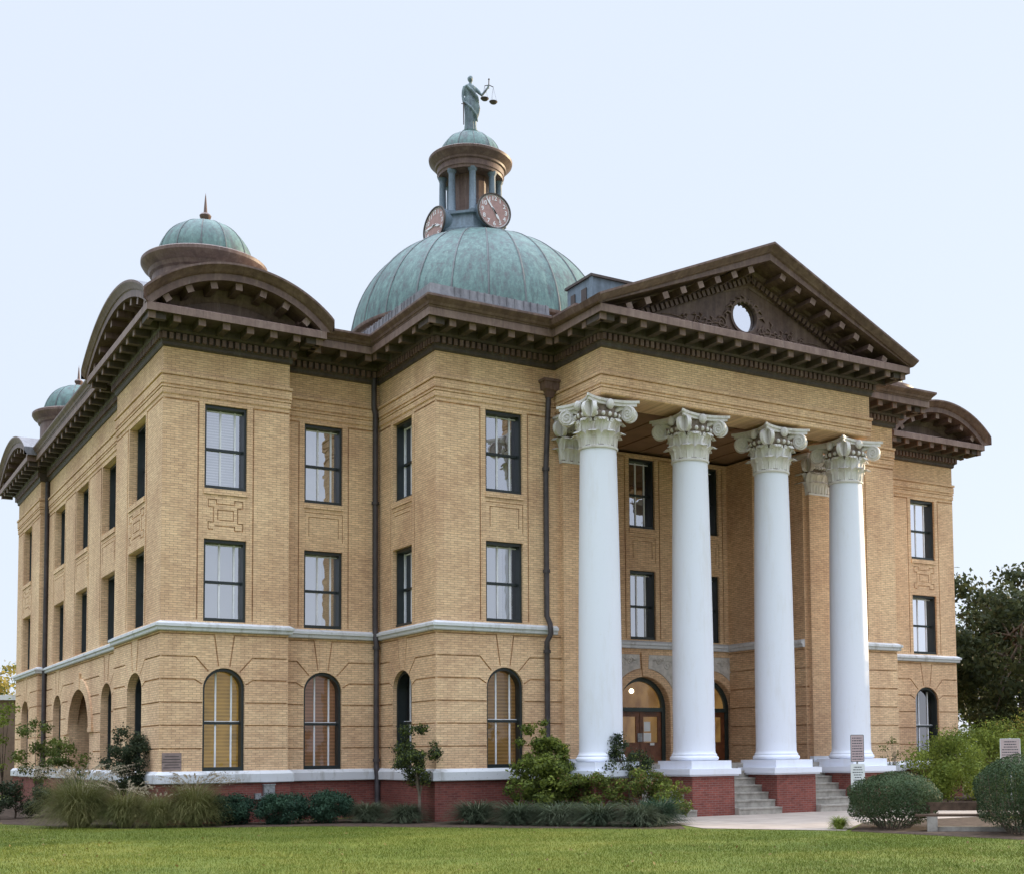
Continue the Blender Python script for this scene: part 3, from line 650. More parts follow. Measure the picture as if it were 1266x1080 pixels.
# clocks: one faces the front, one the left
def text_mesh(body, size):
    cu = bpy.data.curves.new('numeral', 'FONT'); cu.body = body; cu.size = size; cu.align_x = 'CENTER'; cu.align_y = 'CENTER'; cu.extrude = 0.004; cu.offset = 0.006
    ob = bpy.data.objects.new('numeral', cu); sc.collection.objects.link(ob)
    me = bpy.data.meshes.new_from_object(ob.evaluated_get(bpy.context.evaluated_depsgraph_get())); sc.collection.objects.unlink(ob); bpy.data.objects.remove(ob); bpy.data.curves.remove(cu)
    v = [tuple(q.co) for q in me.vertices]; f = [tuple(p.vertices) for p in me.polygons]; bpy.data.meshes.remove(me); return v, f
NUM = {i: text_mesh(str(i), 0.27) for i in range(1, 13)}
def clock(P, d, kx, hour, minute):
    """P = centre of the dial, d = direction along the dial, left to right"""
    P = Vector(P); d = Vector(d); n = Vector((d.y, -d.x, 0))
    Fc = lambda u, z, o=0.0: tuple(P+d*u*kx+Vector((0, 0, z))+n*o)
    mm = MB(); r = 0.80; k = 40
    pr = [(r-0.06, 0.0), (r-0.06, 0.05), (r, 0.06), (r+0.02, 0.0), (r-0.04, -0.12), (r-0.12, -0.55), (r-0.12, -1.3)]
    vs = [Fc(q*math.cos(2*PI*i/k), q*math.sin(2*PI*i/k), o) for q, o in pr for i in range(k)]
    mm.add(vs, [(j*k+i, j*k+(i+1) % k, (j+1)*k+(i+1) % k, (j+1)*k+i) for j in range(len(pr)-1) for i in range(k)])
    for f in range(3*k): mm.m[f] = 1
    cl = mm.build('clock', ['blue grey metal', 'dark copper'], CH, 40)
    mm = MB(); mm.add([Fc((r-0.05)*math.cos(2*PI*i/k), (r-0.05)*math.sin(2*PI*i/k), 0.005) for i in range(k)], [tuple(range(k))]); mm.build('dial', 'clock dial', cl)
    mm = MB()
    for i in range(1, 13):
        an = PI/2-2*PI*i/12; v, f = NUM[i]; mm.add([Fc(0.565*math.cos(an)+x, 0.565*math.sin(an)+y, 0.012+z) for x, y, z in v], f)
    ring(mm, Fc, 0, 0, 0.715, 0.735, 0.0, 0.012, 48)
    for i in range(60):
        an = 2*PI*i/60; ca, sa = math.cos(an), math.sin(an); q = 0.012
        mm.add([Fc(rr2*ca-s*q*sa, rr2*sa+s*q*ca, 0.010) for rr2, s in ((0.69, -1), (0.72, -1), (0.72, 1), (0.69, 1))], [(0, 1, 2, 3)])
    mm.build('numerals', 'clock white', cl)
    for an, ln, w in ((PI/2-2*PI*minute/60, 0.70, 0.045), (PI/2-2*PI*(hour+minute/60)/12, 0.48, 0.055)):
        mm = MB(); ca, sa = math.cos(an), math.sin(an)
        mm.fprism(Fc, [(x*ca-y*sa, x*sa+y*ca) for x, y in ((-0.16, -w*0.8), (0.1, -w*0.6), (ln*0.6, -w), (ln, 0), (ln*0.6, w), (0.1, w*0.6), (-0.16, w*0.8))], 0.02, 0.035); mm.build('hand', 'clock white', cl)
clock((16.84, 11.40, 23.76), (1, 0, 0), 1.02, 4, 54); clock((14.90, 13.45, 23.42), (0, -1, 0), 1.42, 3, 46)

# ------------------------------------------------------------------ statue of a robed woman with scales
def statue(cx, cy, z0, yaw):
    rootm = MB(); H = 2.52
    # robe: rings (z, half width, half depth, dx, dy, fold)
    ringz = [(0.00, .25, .22, 0, 0, .05), (0.06, .27, .24, 0, 0, .06), (0.35, .235, .215, .0, .0, .07), (0.75, .245, .22, .01, -.01, .06), (1.10, .275, .235, .015, -.01, .045), (1.35, .285, .225, .01, 0, .03), (1.55, .225, .175, 0, 0, .02), (1.72, .235, .17, -.01, 0, .015), (1.90, .265, .165, -.01, 0, .01), (2.02, .255, .14, -.01, 0, .0), (2.08, .17, .105, -.01, 0, 0), (2.12, .075, .075, -.01, -.01, 0), (2.19, .065, .065, 0, -.02, 0)]
    k = 40; vs = []
    for z, rx, ry, dx, dy, fo in ringz:
        for i in range(k):
            t = 2*PI*i/k; q = 1+fo*math.cos(9*t+z*1.3)+fo*0.6*math.cos(14*t-z*2); vs.append((dx+rx*q*math.cos(t), dy+ry*q*math.sin(t), z))
    fs = [(j*k+i, j*k+(i+1) % k, (j+1)*k+(i+1) % k, (j+1)*k+i) for j in range(len(ringz)-1) for i in range(k)]; fs += [tuple(range(k))[::-1], tuple((len(ringz)-1)*k+i for i in range(k))]
    rootm.add(vs, fs)
    rootm.sphere((0.0, -0.03, 2.33), 0.105, 0.125, 0.155, 14); rootm.sphere((0, 0.05, 2.38), 0.115, 0.115, 0.125, 12); rootm.sphere((0, 0.15, 2.36), 0.07, 0.07, 0.06, 8)
    rootm.tube([(0, -0.14, 2.33), (0, -0.175, 2.30), (0, -0.14, 2.28)], [0.012, 0.022, 0.02], 6)
    # lowered arm (with a sheathed sword), raised arm
    rootm.tube([(-.24, 0, 1.97), (-.30, -.01, 1.75), (-.33, -.02, 1.55), (-.33, -.07, 1.36), (-.32, -.10, 1.22)], [.085, .08, .062, .05, .045], 10)
    rootm.tube([(.22, 0, 1.96), (.36, -.06, 1.80), (.46, -.12, 1.66), (.60, -.16, 1.84), (.72, -.18, 2.02), (.75, -.18, 2.10)], [.085, .08, .062, .052, .042, .045], 10)
    # mantle falling across the body and over the arm
    rootm.tube([(-.20, -.12, 1.98), (0, -.22, 1.75), (.22, -.20, 1.50), (.30, -.12, 1.30)], [.07, .08, .09, .06], 8)
    rootm.tube([(-.27, -.10, 1.25), (-.05, -.24, 1.0), (.18, -.24, .72), (.26, -.16, .45)], [.05, .06, .06, .03], 8)
    rootm.tube([(.27, -.10, 1.35), (.31, -.12, 1.05), (.29, -.12, .80), (.27, -.12, .62)], [.07, .09, .06, .015], 8)
    o = rootm.build('statue', 'bronze statue', None, 60)
    md = o.modifiers.new('r', 'REMESH'); md.mode = 'VOXEL'; md.voxel_size = 0.017; md.use_smooth_shade = True
    me = bpy.data.meshes.new_from_object(o.evaluated_get(bpy.context.evaluated_depsgraph_get())); o.modifiers.clear(); o.data = me
    o.location = (cx, cy, z0); o.rotation_euler = (0, 0, yaw); o.scale = (1.08, 1.08, 1.08)
    tag(o, 'weathered bronze statue of a robed woman holding up scales, on the clock lantern', 'statue')
    s = MB(); s.tube([(.75, -.18, 1.98), (.76, -.19, 2.36)], 0.022, 6); s.tube([(.57, -.19, 2.06), (.76, -.19, 2.13), (.96, -.19, 2.07)], 0.018, 6); s.sphere((.76, -.19, 2.38), 0.04, n=8)
    beam = s.build('balance', 'dark copper', o, 50, True)
    for x, zz in ((.57, 1.46), (.95, 1.38)):
        p = MB(); p.lathe(x, -.19, [(0.0, zz-0.03), (0.12, zz-0.02), (0.17, zz+0.03), (0.18, zz+0.05), (0.11, zz+0.02), (0, zz+0.01)], 18)
        for q in range(3):
            an = 2*PI*q/3; p.tube([(x+.165*math.cos(an), -.19+.165*math.sin(an), zz+.04), (x, -.19, 2.05)], 0.004, 4)
        p.build('pan', 'dark copper', beam, 40, True)
    s = MB(); s.tube([(-.32, -.10, 1.30), (-.33, -.14, .25)], [0.03, 0.02], 6); s.tube([(-.42, -.11, 1.16), (-.22, -.11, 1.16)], 0.02, 6); s.build('sword', 'dark copper', o, 50, True)
    return o
statue(16.58, 13.2, 28.02, R(-12))

# ------------------------------------------------------------------ windows
def window(F, uc, hw, z0, z1, rz, blindmat, sill=False, n=18):
    side = abs(F.n.x) > 0.9; o0 = (-0.25 if F(0, 0)[0] < 1 else -0.13) if side else -0.09; fw = 0.072; og = o0-0.25; lo = arch_loop(uc, hw+0.01, z0, z1+0.01 if rz else z1+0.01, rz, n)
    inner = arch_loop(uc, hw-fw, z0+0.11, z1-fw-0.02, max(0.01, rz-fw) if rz else 0, n)
    mm = MB(); k = len(lo)
    for q0, q1, oo0, oo1 in ((lo, inner, og-0.06, o0),):
        vs = [F(u, z, o) for o in (oo0, oo1) for l in (q0, q1) for u, z in l]
        for i in range(k):
            j = (i+1) % k; 
            mm.add([vs[2*k+i], vs[2*k+j], vs[3*k+j], vs[3*k+i]], [(0, 1, 2, 3)]); mm.add([vs[k+i], vs[k+j], vs[3*k+j], vs[3*k+i]], [(0, 1, 2, 3)])
            mm.add([vs[i], vs[j], vs[2*k+j], vs[2*k+i]], [(0, 1, 2, 3)])
    zm = (z0+z1)/2 + (-0.02 if not rz else -0.10)
    mm.fbox(F, uc-hw+fw*0.6, uc+hw-fw*0.6, zm-0.045, zm+0.035, og-0.02, og+0.06)
    mm.fbox(F, uc-hw+0.02, uc+hw-0.02, z0, z0+0.10, og-0.03, o0+0.03)
    w = mm.build('window', 'dark green paint', CH)
    mm = MB(); gp = arch_loop(uc, hw-fw+0.02, z0+0.08, z1-fw+0.005, max(0.01, rz-fw) if rz else 0, n); t = tessellate_polygon([[Vector((u, z, 0)) for u, z in gp]])
    mm.add([F(u, z, og) for u, z in gp], t); mm.build('pane', 'clear glass' if rz else 'window glass', w)
    mm = MB(); ww = hw-fw
    xs = (-ww+0.03, -ww*0.16, ww*0.62) if not rz else (-ww*0.30, ww*0.55)
    for x in xs:
        zt = z1-fw-0.03 if not rz else z1-rz+(rz-fw)*math.sqrt(max(0, 1-(x/ww)**2))-0.03
        mm.fbox(F, uc+x-0.025, uc+x+0.025, z0+0.10, zt, og+0.004, og+0.03)
    mm.fbox(F, uc-ww, uc+ww, z1-fw-0.08 if not rz else zm+0.04, z1-fw-0.05 if not rz else zm+0.06, og+0.005, og+0.028)
    mm.build('glazing_bar', 'white sash paint', w)
    if isinstance(blindmat, tuple):
        ma, fr, mb_ = blindmat; us = uc-hw+2*hw*fr
        mm = MB(); mm.fbox(F, uc-hw-0.25, us, z0-0.15, z1+0.15, -0.62, -0.58); mm.build('blind', ma, w)
        mm = MB(); mm.fbox(F, us-0.06, uc+hw+0.25, z0-0.15, z1+0.15, -0.70, -0.66); mm.build('curtain', mb_, w)
    elif blindmat:
        mm = MB(); mm.fbox(F, uc-hw-0.25, uc+hw+0.25, z0-0.15, z1+0.15, -0.62, -0.58); mm.build('blind', blindmat, w)
    if sill:
        mm = MB(); mm.fbox(F, uc-hw-0.02, uc+hw+0.02, z0-0.17, z0-0.005, -0.22, 0.035); mm.build('sill', 'tan brick', w)
for F, q, bl in WIN:
    hw = q['up']; window(F, q['u'], hw, *UP, 0, bl[0], True); window(F, q['u'], hw, *LO, 0, bl[1], False)
    if not q.get('skiparch') and q.get('arch'): window(F, q['u'], q['arch'][0], -0.66, q['arch'][1], q['arch'][2], bl[2])
# open archway on the left side: raised brick ring and dark hall
F = FL; uc = segL[1]['u']; mm = MB()
n = 24; zs = 0.88
loop = [(uc+2.62*math.cos(PI*i/n), zs+1.92*math.sin(PI*i/n)) for i in range(n+1)]; hole = [(uc+2.02*math.cos(PI*i/n), zs+1.50*math.sin(PI*i/n)) for i in range(n+1)]
mm.fprism(F, loop+hole[::-1], 0.0, 0.06); mm.fbox(F, uc-2.75, uc-2.0, zs-0.16, zs, 0.0, 0.08); mm.fbox(F, uc+2.0, uc+2.75, zs-0.16, zs, 0.0, 0.08)
mm.fbox(F, uc-0.3, uc+0.3, zs+1.5, zs+2.1, 0.0, 0.085)
aw = mm.build('archway', 'tan brick', CH)
mm = MB()
for s in (-1, 1): mm.fbox(F, uc+s*2.06-0.05, uc+s*2.06+0.05, -0.95, 2.5, -1.9, -REV)
mm.fbox(F, uc-2.1, uc+2.1, 2.4, 2.5, -1.9, -REV); mm.build('passage', 'tan brick', aw)
mm = MB(); mm.fbox(F, uc-2.1, uc+2.1, -1.0, 2.45, -1.95, -1.9); mm.fbox(F, uc-0.06, uc+0.06, -1, 2.4, -1.9, -1.85, 1); mm.fbox(F, uc-2, uc+2, 1.0, 1.1, -1.9, -1.85, 1)
mm.build('door', ['dim room', 'dark green paint'], aw)

# portico arches: doors, archivolts, carved spandrels
for q in pb:
    uc = q['u']; F = FB; zs = 1.36; n = 24; r0, r1 = 1.09, 1.36
    mm = MB(); loop = [(uc+r1*math.cos(PI*i/n), zs+r1*math.sin(PI*i/n)) for i in range(n+1)]; hole = [(uc+r0*math.cos(PI*i/n), zs+r0*math.sin(PI*i/n)) for i in range(n+1)]
    mm.fprism(F, [(uc+r1, -0.6)]+loop+[(uc-r1, -0.6), (uc-r0, -0.6)]+hole[::-1]+[(uc+r0, -0.6)], 0.0, 0.045)
    mm.fprism(F, [(uc-0.11, 2.46), (uc+0.11, 2.46), (uc+0.16, 3.3), (uc-0.16, 3.3)], 0.0, 0.09)
    ar = mm.build('door_arch', 'tan brick', CH)
    for s in (-1, 1):
        mm = MB(); a1 = PI/2-0.13
        arc = [(uc+s*(r1+0.03)*math.cos(a1*i/12), zs+(r1+0.03)*math.sin(a1*i/12)) for i in range(13)]
        mm.fprism(F, arc+[(uc+s*0.20, 3.22), (uc+s*1.415, 3.22), (uc+s*1.415, zs)], 0.0, 0.03); 
        for sx, sz, rr in ((1.0, 2.86, 0.20), (0.62, 3.0, 0.13), (1.22, 2.45, 0.12)): mm.tube(spiral(F, uc+s*sx, sz, rr, 1.5, s, 0.5, 0.035), 0.022, 6)
        for sx, sz in ((0.45, 3.05), (0.8, 3.05), (1.28, 2.65), (1.3, 2.2)): mm.tube([F(uc+s*(sx-0.08), sz-0.05, 0.03), F(uc+s*sx, sz, 0.055), F(uc+s*(sx+0.1), sz+0.07, 0.03)], [0.01, 0.04, 0.01], 6)
        mm.build('spandrel', 'pale carved stone', ar, 50)
    o0 = -0.26
    mm = MB(); lo = arch_loop(uc, 1.09, -0.6, 2.45, 1.09, n); inr = arch_loop(uc, 0.93, -0.6, 2.29, 0.93, n); k = len(lo)
    vs = [F(u, z, o) for o in (o0-0.12, o0) for l in (lo, inr) for u, z in l]
    for i in range(k):
        j = (i+1) % k; mm.add([vs[2*k+i], vs[2*k+j], vs[3*k+j], vs[3*k+i]], [(0, 1, 2, 3)]); mm.add([vs[k+i], vs[k+j], vs[3*k+j], vs[3*k+i]], [(0, 1, 2, 3)])
    mm.fbox(F, uc-0.95, uc+0.95, 1.22, 1.36, o0-0.12, o0+0.03)
    dr = mm.build('door_frame', 'bronze green paint', ar)
    for s in (-1, 1):
        mm = MB(); x0, x1 = (uc-0.93, uc-0.01) if s < 0 else (uc+0.01, uc+0.93)
        mm.fbox(F, x0, x0+0.15, -0.6, 1.22, o0-0.11, o0-0.06); mm.fbox(F, x1-0.15, x1, -0.6, 1.22, o0-0.11, o0-0.06)
        mm.fbox(F, x0+0.15, x1-0.15, 1.04, 1.22, o0-0.11, o0-0.06); mm.fbox(F, x0+0.15, x1-0.15, -0.6, 0.12, o0-0.11, o0-0.06); mm.fbox(F, x0+0.22, x1-0.22, -0.45, -0.02, o0-0.06, o0-0.045)
        mm.fbox(F, (x1 if s < 0 else x0)-0.07*(s < 0)-0.02, (x1 if s < 0 else x0)+0.07*(s > 0)+0.02, 0.15, 0.45, o0-0.06, o0-0.03, 1)
        mm.build('door_leaf', ['dark wood', 'galvanised steel'], ar)
    mm = MB(); t = tessellate_polygon([[Vector((u, z, 0)) for u, z in inr]]); mm.add([F(u, z, o0-0.09) for u, z in inr], t); mm.build('pane', 'clear glass', ar)
    mm = MB(); mm.fbox(F, uc-1.3, uc+1.3, -0.6, 2.6, -3.2, -3.15); mm.fbox(F, uc-1.3, uc-1.25, -0.6, 2.6, -3.2, -0.45); mm.fbox(F, uc+1.25, uc+1.3, -0.6, 2.6, -3.2, -0.45); mm.fbox(F, uc-1.3, uc+1.3, 2.55, 2.6, -3.2, -0.45); mm.build('hall', 'lit hall', ar)
    mm = MB(); mm.sphere(F(uc+0.05, 1.98, -0.9), 0.09, n=12); mm.sphere(F(uc+0.12, 1.62, -2.0), 0.10, n=12); mm.build('hall_lamp', 'lamp globe', ar, 60)
    if abs(uc+12.75-16.55) < 0.1:
        mm = MB(); mm.fbox(F, uc+0.20, uc+0.47, 0.52, 0.86, o0-0.088, o0-0.08); mm.fbox(F, uc+0.18, uc+0.50, 0.16, 0.46, o0-0.088, o0-0.08); mm.fbox(F, uc+0.44, uc+0.62, 0.02, 0.10, o0-0.058, o0-0.05); mm.build('notice', 'paper', ar)
# wall plaque by the door and the wall-mounted phone box shape
mm = MB(); F = FB; mm.fbox(F, 5.28, 5.52, 0.10, 0.62, 0.0, 0.06); mm.fbox(F, 5.30, 5.50, -0.25, 0.02, 0, 0.05); mm.fprism(F, [(5.4+0.14*math.cos(2*PI*i/16), 0.83+0.17*math.sin(2*PI*i/16)) for i in range(16)], 0, 0.05); mm.build('wall_plaque', 'drain pipe paint', CH)
mm = MB(); mm.fbox(F6, 0.09, 0.64, -0.63, -0.12, -0.05, 0.025); cs = mm.build('cornerstone', 'granite plaque', CH)
mm = MB()
for k in range(5):
    w = 0.2+0.02*(k % 3)*2; mm.fbox(F6, 0.365-w, 0.365+w, -0.235-k*0.08, -0.215-k*0.08, 0.02, 0.029)
mm.build('inscription', 'drain pipe paint', cs)

# ------------------------------------------------------------------ portico floor, steps
mm = MB(); mm.box(11.0, 22.1, -4.9, YB+0.3, GZ, -0.62); mm.build('portico_floor', 'concrete step', CH)
# ------------------------------------------------------------------ columns
CX = [11.47, 14.90, 18.20, 21.49]; CY = -5.68
sh = MB(); pr = []
for i in range(25):
    t = i/24; z = -0.28+t*(8.86+0.28); r = 0.655-0.100*(max(0, (t-0.12)/0.88)**1.7)
    pr.append((r, z))
pr = [(0.71, -0.37), (0.71, -0.31), (0.675, -0.28), (0.66, -0.20)]+pr[1:]
sh.lathe(0, 0, pr, 56)
column0 = sh.build('column', 'white paint', None, 40); column0.parent = CH; 
bs = MB(); tor = lambda R0, z, r, k=8: [(R0+r*math.cos(-PI/2+PI*i/k), z+r*math.sin(-PI/2+PI*i/k)) for i in range(k+1)]
bs.lathe(0, 0, tor(0.69, -0.435, 0.075)+[(0.69, -0.355)], 56)
bs.box(-0.76, 0.76, -0.90, 0.90, -0.76, -0.51)
bs.box(-0.98, 0.98, -1.10, 1.10, -0.93, -0.755); bs.box(-0.93, 0.93, -1.05, 1.05, -0.98, -0.925)
pd = MB(); pd.box(-0.80, 0.80, -0.98, 0.98, GZ-0.2, -0.98)
# capital
def capital(mb, box=None):
    """acanthus bell, corner volutes and abacus; box = (half width, half depth) for the flat pilaster version"""
    zb_, H = 8.86, 1.44
    if box is None:
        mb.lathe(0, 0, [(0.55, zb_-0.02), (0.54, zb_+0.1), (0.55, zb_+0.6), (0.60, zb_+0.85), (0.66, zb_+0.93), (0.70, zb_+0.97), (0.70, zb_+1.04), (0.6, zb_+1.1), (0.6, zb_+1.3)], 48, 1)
        mb.lathe(0, 0, [(0.553, zb_-0.02), (0.60, zb_), (0.61, zb_+0.05), (0.565, zb_+0.08), (0.53, zb_+0.09)], 48)
    else:
        bw, bd = box
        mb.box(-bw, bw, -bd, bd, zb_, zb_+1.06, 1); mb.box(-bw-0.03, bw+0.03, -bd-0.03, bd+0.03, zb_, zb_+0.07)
    def leaf(P, n_, t_, z0, h, w):
        P = Vector(P); n_ = Vector(n_); t_ = Vector(t_); K = 9; prof = []
        for i in range(K):
            s = i/(K-1)
            zz = z0+h*(min(1, s*1.18)) if s < 0.82 else z0+h*(0.97-(s-0.82)*0.9)
            oo = 0.02+0.05*s+0.26*max(0, s-0.55)**1.2/0.38*0.9
            ww = w*(0.62+0.55*math.sin(min(1, s*1.05)*PI*0.75))*(1 if s < 0.7 else 1-(s-0.7)*1.7)
            prof.append((zz, oo, ww))
        vs = []
        for zz, oo, ww in prof:
            for q, dn in ((-1, -0.045), (-0.55, 0.0), (-0.2, -0.01), (0, 0.03), (0.2, -0.01), (0.55, 0.0), (1, -0.045)):
                rag = 1+0.12*math.sin(zz*60)
                p = P+n_*(oo+dn)+t_*(q*ww*(rag if abs(q) == 1 else 1)); vs.append((p.x, p.y, zz))
        fs = [(j*7+i, j*7+i+1, (j+1)*7+i+1, (j+1)*7+i) for j in range(K-1) for i in range(6)]
        vs2 = [tuple(Vector(v)-n_*0.03) for v in vs]; o = len(vs)
        mb.add(vs+vs2, fs+[tuple(o+i for i in f)[::-1] for f in fs]+[(i, i+7, o+i+7, o+i) for i in range(0, len(vs)-7, 7)]+[(i+6, i+13, o+i+13, o+i+6) for i in range(0, len(vs)-7, 7)])
    if box is None:
        for row, (z0, h, off) in enumerate(((zb_+0.07, 0.45, 0), (zb_+0.10, 0.82, PI/8))):
            for k in range(8):
                an = 2*PI*k/8+off; n_ = (math.cos(an), math.sin(an), 0); leaf((0.54*n_[0], 0.54*n_[1], 0), n_, (-n_[1], n_[0], 0), z0, h, 0.195)
            for k in range(8):
                an = 2*PI*(k+0.5)/8+PI/8; n_ = Vector((math.cos(an), math.sin(an), 0)); t_ = Vector((-n_.y, n_.x, 0))
                for sg in (-1, 1): mb.tube([n_*(0.62+0.06*i/16)+t_*sg*(0.09+0.075*(1-i/20)*math.cos(-PI/2+i*0.55))+Vector((0, 0, zb_+0.80+0.085*(1-i/20)*math.sin(-PI/2+i*0.55))) for i in range(17)], 0.024, 5)
                mb.tube([n_*0.60+Vector((0, 0, zb_+0.35)), n_*0.63+Vector((0, 0, zb_+0.6)), n_*0.64+t_*0.06+Vector((0, 0, zb_+0.74))], [0.05, 0.045, 0.03], 5)
        corners = [(sx, sy) for sx in (-1, 1) for sy in (-1, 1)]; cr = 1.0
    else:
        for z0, h, xs in ((zb_+0.07, 0.42, (-0.66, 0, 0.66)), (zb_+0.10, 0.74, (-1, -0.33, 0.33, 1))):
            for x in xs:
                leaf((x*bw*0.92, -bd, 0), (0, -1, 0), (1, 0, 0), z0, h, 0.17)
            for sx in (-1, 1):
                for y in (-0.4, 0.5): leaf((sx*bw, y*bd, 0), (sx, 0, 0), (0, 1, 0), z0, h, 0.17)
        corners = [(-1, -1), (1, -1)]; cr = None
    # volutes on the diagonals
    for sx, sy in corners:
        dg = Vector((sx, sy, 0)).normalized(); sd = Vector((-dg.y, dg.x, 0))
        cen = dg*0.97 if box is None else Vector((sx*(bw+0.10), sy*(bd+0.10), 0))
        for si in (-1, 1):
            rot = Matrix.Rotation(si*0.42, 3, 'Z'); dd = rot @ dg; s2 = Vector((-dd.y, dd.x, 0))
            base = cen+sd*si*0.085
            K = 22
            for off in (0,):
                disc = [(0.235*math.cos(2*PI*i/K), 0.235*math.sin(2*PI*i/K)) for i in range(K)]
                vs = [base+dd*x+Vector((0, 0, zb_+1.04+y))+s2*si*o for o in (-0.05, 0.055) for x, y in disc]
                mb.add(vs, [(i, (i+1) % K, K+(i+1) % K, K+i) for i in range(K)]+[tuple(range(K))[::-1], tuple(range(K, 2*K))])
            mb.tube([base+dd*(0.215*(1-i/36)*math.cos(1.4-2.2*2*PI*i/36))+Vector((0, 0, zb_+1.04+0.215*(1-i/36)*math.sin(1.4-2.2*2*PI*i/36)))+s2*si*0.055 for i in range(35)], 0.028, 6)
            mb.tube([base+dd*(-0.55)+Vector((0, 0, zb_+1.10)), base+dd*(-0.3)+Vector((0, 0, zb_+1.23)), base+Vector((0, 0, zb_+1.26))], [0.06, 0.08, 0.06], 6)
    # abacus with hollow sides, egg moulding, centre flower
    if box is None:
        n = 10; pl = []
        for q in range(4):
            an = q*PI/2
            for i in range(n+1):
                s = -1+2*i/n; x = s*0.84; y = -0.62-0.25*abs(s)**2.2
                pl.append((x*math.cos(an)-y*math.sin(an), x*math.sin(an)+y*math.cos(an)))
        for z0, z1, kk in ((zb_+1.27, zb_+1.36, 1.0), (zb_+1.36, zb_+1.44, 1.07)):
            m_ = len(pl); mb.add([(x*kk, y*kk, z) for z in (z0, z1) for x, y in pl], [(i, (i+1) % m_, m_+(i+1) % m_, m_+i) for i in range(m_)]+[tuple(range(m_))[::-1], tuple(range(m_, 2*m_))])
        for q in range(4):
            an = q*PI/2; d = Vector((math.cos(an), math.sin(an), 0)); p = d*0.70; mb.sphere((p.x, p.y, zb_+1.28), 0.13, 0.13, 0.16, 10)
        for k in range(20):
            an = 2*PI*k/20; mb.sphere((0.68*math.cos(an), 0.68*math.sin(an), zb_+0.985), 0.065, 0.065, 0.075, 8)
    else:
        mb.box(-bw-0.22, bw+0.22, -bd-0.22, bd+0.10, zb_+1.27, zb_+1.36); mb.box(-bw-0.27, bw+0.27, -bd-0.27, bd+0.12, zb_+1.36, zb_+1.44); mb.sphere((0, -bd-0.18, zb_+1.30), 0.12, n=10); mb.box(-bw, bw, -bd, bd, zb_+1.0, zb_+1.28)
        for k in range(7): mb.sphere((-bw+2*bw*(k+.5)/7, -bd-0.06, zb_+0.985), 0.06, n=8)
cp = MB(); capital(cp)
invCH = Matrix.Translation(CH.location).inverted()
column0.matrix_parent_inverse = invCH
kids0 = [cp.build('capital', ['carved white stone', 'crevice shade stone'], column0, 45, True), bs.build('column_base', 'white paint', column0, 35, True), pd.build('pedestal', 'worn red brick', column0, None, True)]
for i, x in enumerate(CX):
    if i == 0: o = column0
    else:
        o = column0.copy(); col.objects.link(o)
        for kd in kids0:
            q = kd.copy(); q.parent = o; col.objects.link(q)
    o.location = (x, CY, 0)
# flat brick pilasters on the wall behind the end columns
for x0, x1 in ((11.32, 12.25), (21.46, 22.36)):
    mb = MB(); mb.box(x0, x1, -b-0.17, -b+0.3, -0.42, 8.88); p = mb.build('pilaster', 'tan brick', CH)
    mb = MB(); capital(mb, ((x1-x0)/2, 0.25)); o = mb.build('capital', ['carved white stone', 'crevice shade stone'], p, 45); o.location = ((x0+x1)/2, -b+0.08, 0); o.matrix_parent_inverse = world_of(p).inverted()
    mb = MB(); mb.box(x0-0.08, x1+0.08, -b-0.25, -b+0.2, -0.62, -0.53); mb.box(x0-0.05, x1+0.05, -b-0.22, -b+0.2, -0.53, -0.42); mb.build('pilaster_base', 'white paint', p)
for i in range(3):
    mb = MB(); x0, x1 = CX[i]+0.801, CX[i+1]-0.801
    for k in range(7):
        z1 = -0.62-k*0.226; y = -4.9-k*0.33
        mb.box(x0, x1, y-0.33, y, GZ-0.1, z1-0.226); mb.box(x0, x1, y-0.35, y-0.33, z1-0.275, z1-0.228)
    mb.build('steps', 'concrete step', CH)
# white water-table return behind the first column
mb = MB(); mb.box(10.95, 12.3, -4.75, -b-0.16, -1.0, -0.62); mb.box(11.0, 12.2, -4.75, -b-0.1, GZ-0.1, -1.0, 1); mb.box(20.8, 22.3, -4.75, -b-0.16, -1.0, -0.62); mb.box(20.85, 22.2, -4.75, -b-0.1, GZ-0.1, -1.0, 1); mb.build('podium', ['white stone trim', 'red brick'], CH)

# ------------------------------------------------------------------ drain pipes
def pipe(pts, r, hopper=None, label=None, brackets=()):
    mb = MB(); mb.tube(pts, r, 10)
    for p in brackets: mb.lathe(p[0], p[1], [(r*0.9, p[2]-0.05), (r*1.35, p[2]-0.05), (r*1.35, p[2]+0.05), (r*0.9, p[2]+0.05)], 12)
    o = mb.build('drainpipe', 'drain pipe paint', CH, 50)
    if label: o['label'] = label
    if hopper:
        x, y, z = hopper; h = MB(); w = 0.30
        vs = []
        for zz, ww in ((z-0.30, 0.10), (z-0.12, 0.16), (z-0.06, 0.24), (z+0.16, 0.26), (z+0.18, 0.31), (z+0.26, 0.31)): vs += [(x-ww, y-ww*0.8, zz), (x+ww, y-ww*0.8, zz), (x+ww, y+0.16, zz), (x-ww, y+0.16, zz)]
        h.add(vs, [(j*4+i, j*4+(i+1) % 4, j*4+4+(i+1) % 4, j*4+4+i) for j in range(5) for i in range(4)]+[(0, 3, 2, 1), (20, 21, 22, 23)]); h.build('hopper', 'brown copper', o)
xp, yp = W2-0.16, a-0.12
pipe([(xp-0.05, yp, 12.0), (xp-0.05, yp, 11.0), (xp, yp, 10.8), (xp, yp, 3.9), (xp, yp-0.02, 3.6), (xp, yp-0.10, 3.3), (xp, yp-0.10, 0.0), (xp, yp-0.12, -0.6), (xp, yp-0.2, -0.9), (xp, yp-0.2, GZ)], 0.09, None, 'brown drainpipe in the recessed corner left of the projecting bay', [(xp, yp, 7.9), (xp, yp-0.1, 3.2), (xp, yp-0.12, -0.4)])
xp, yp = 10.72, -b-0.14
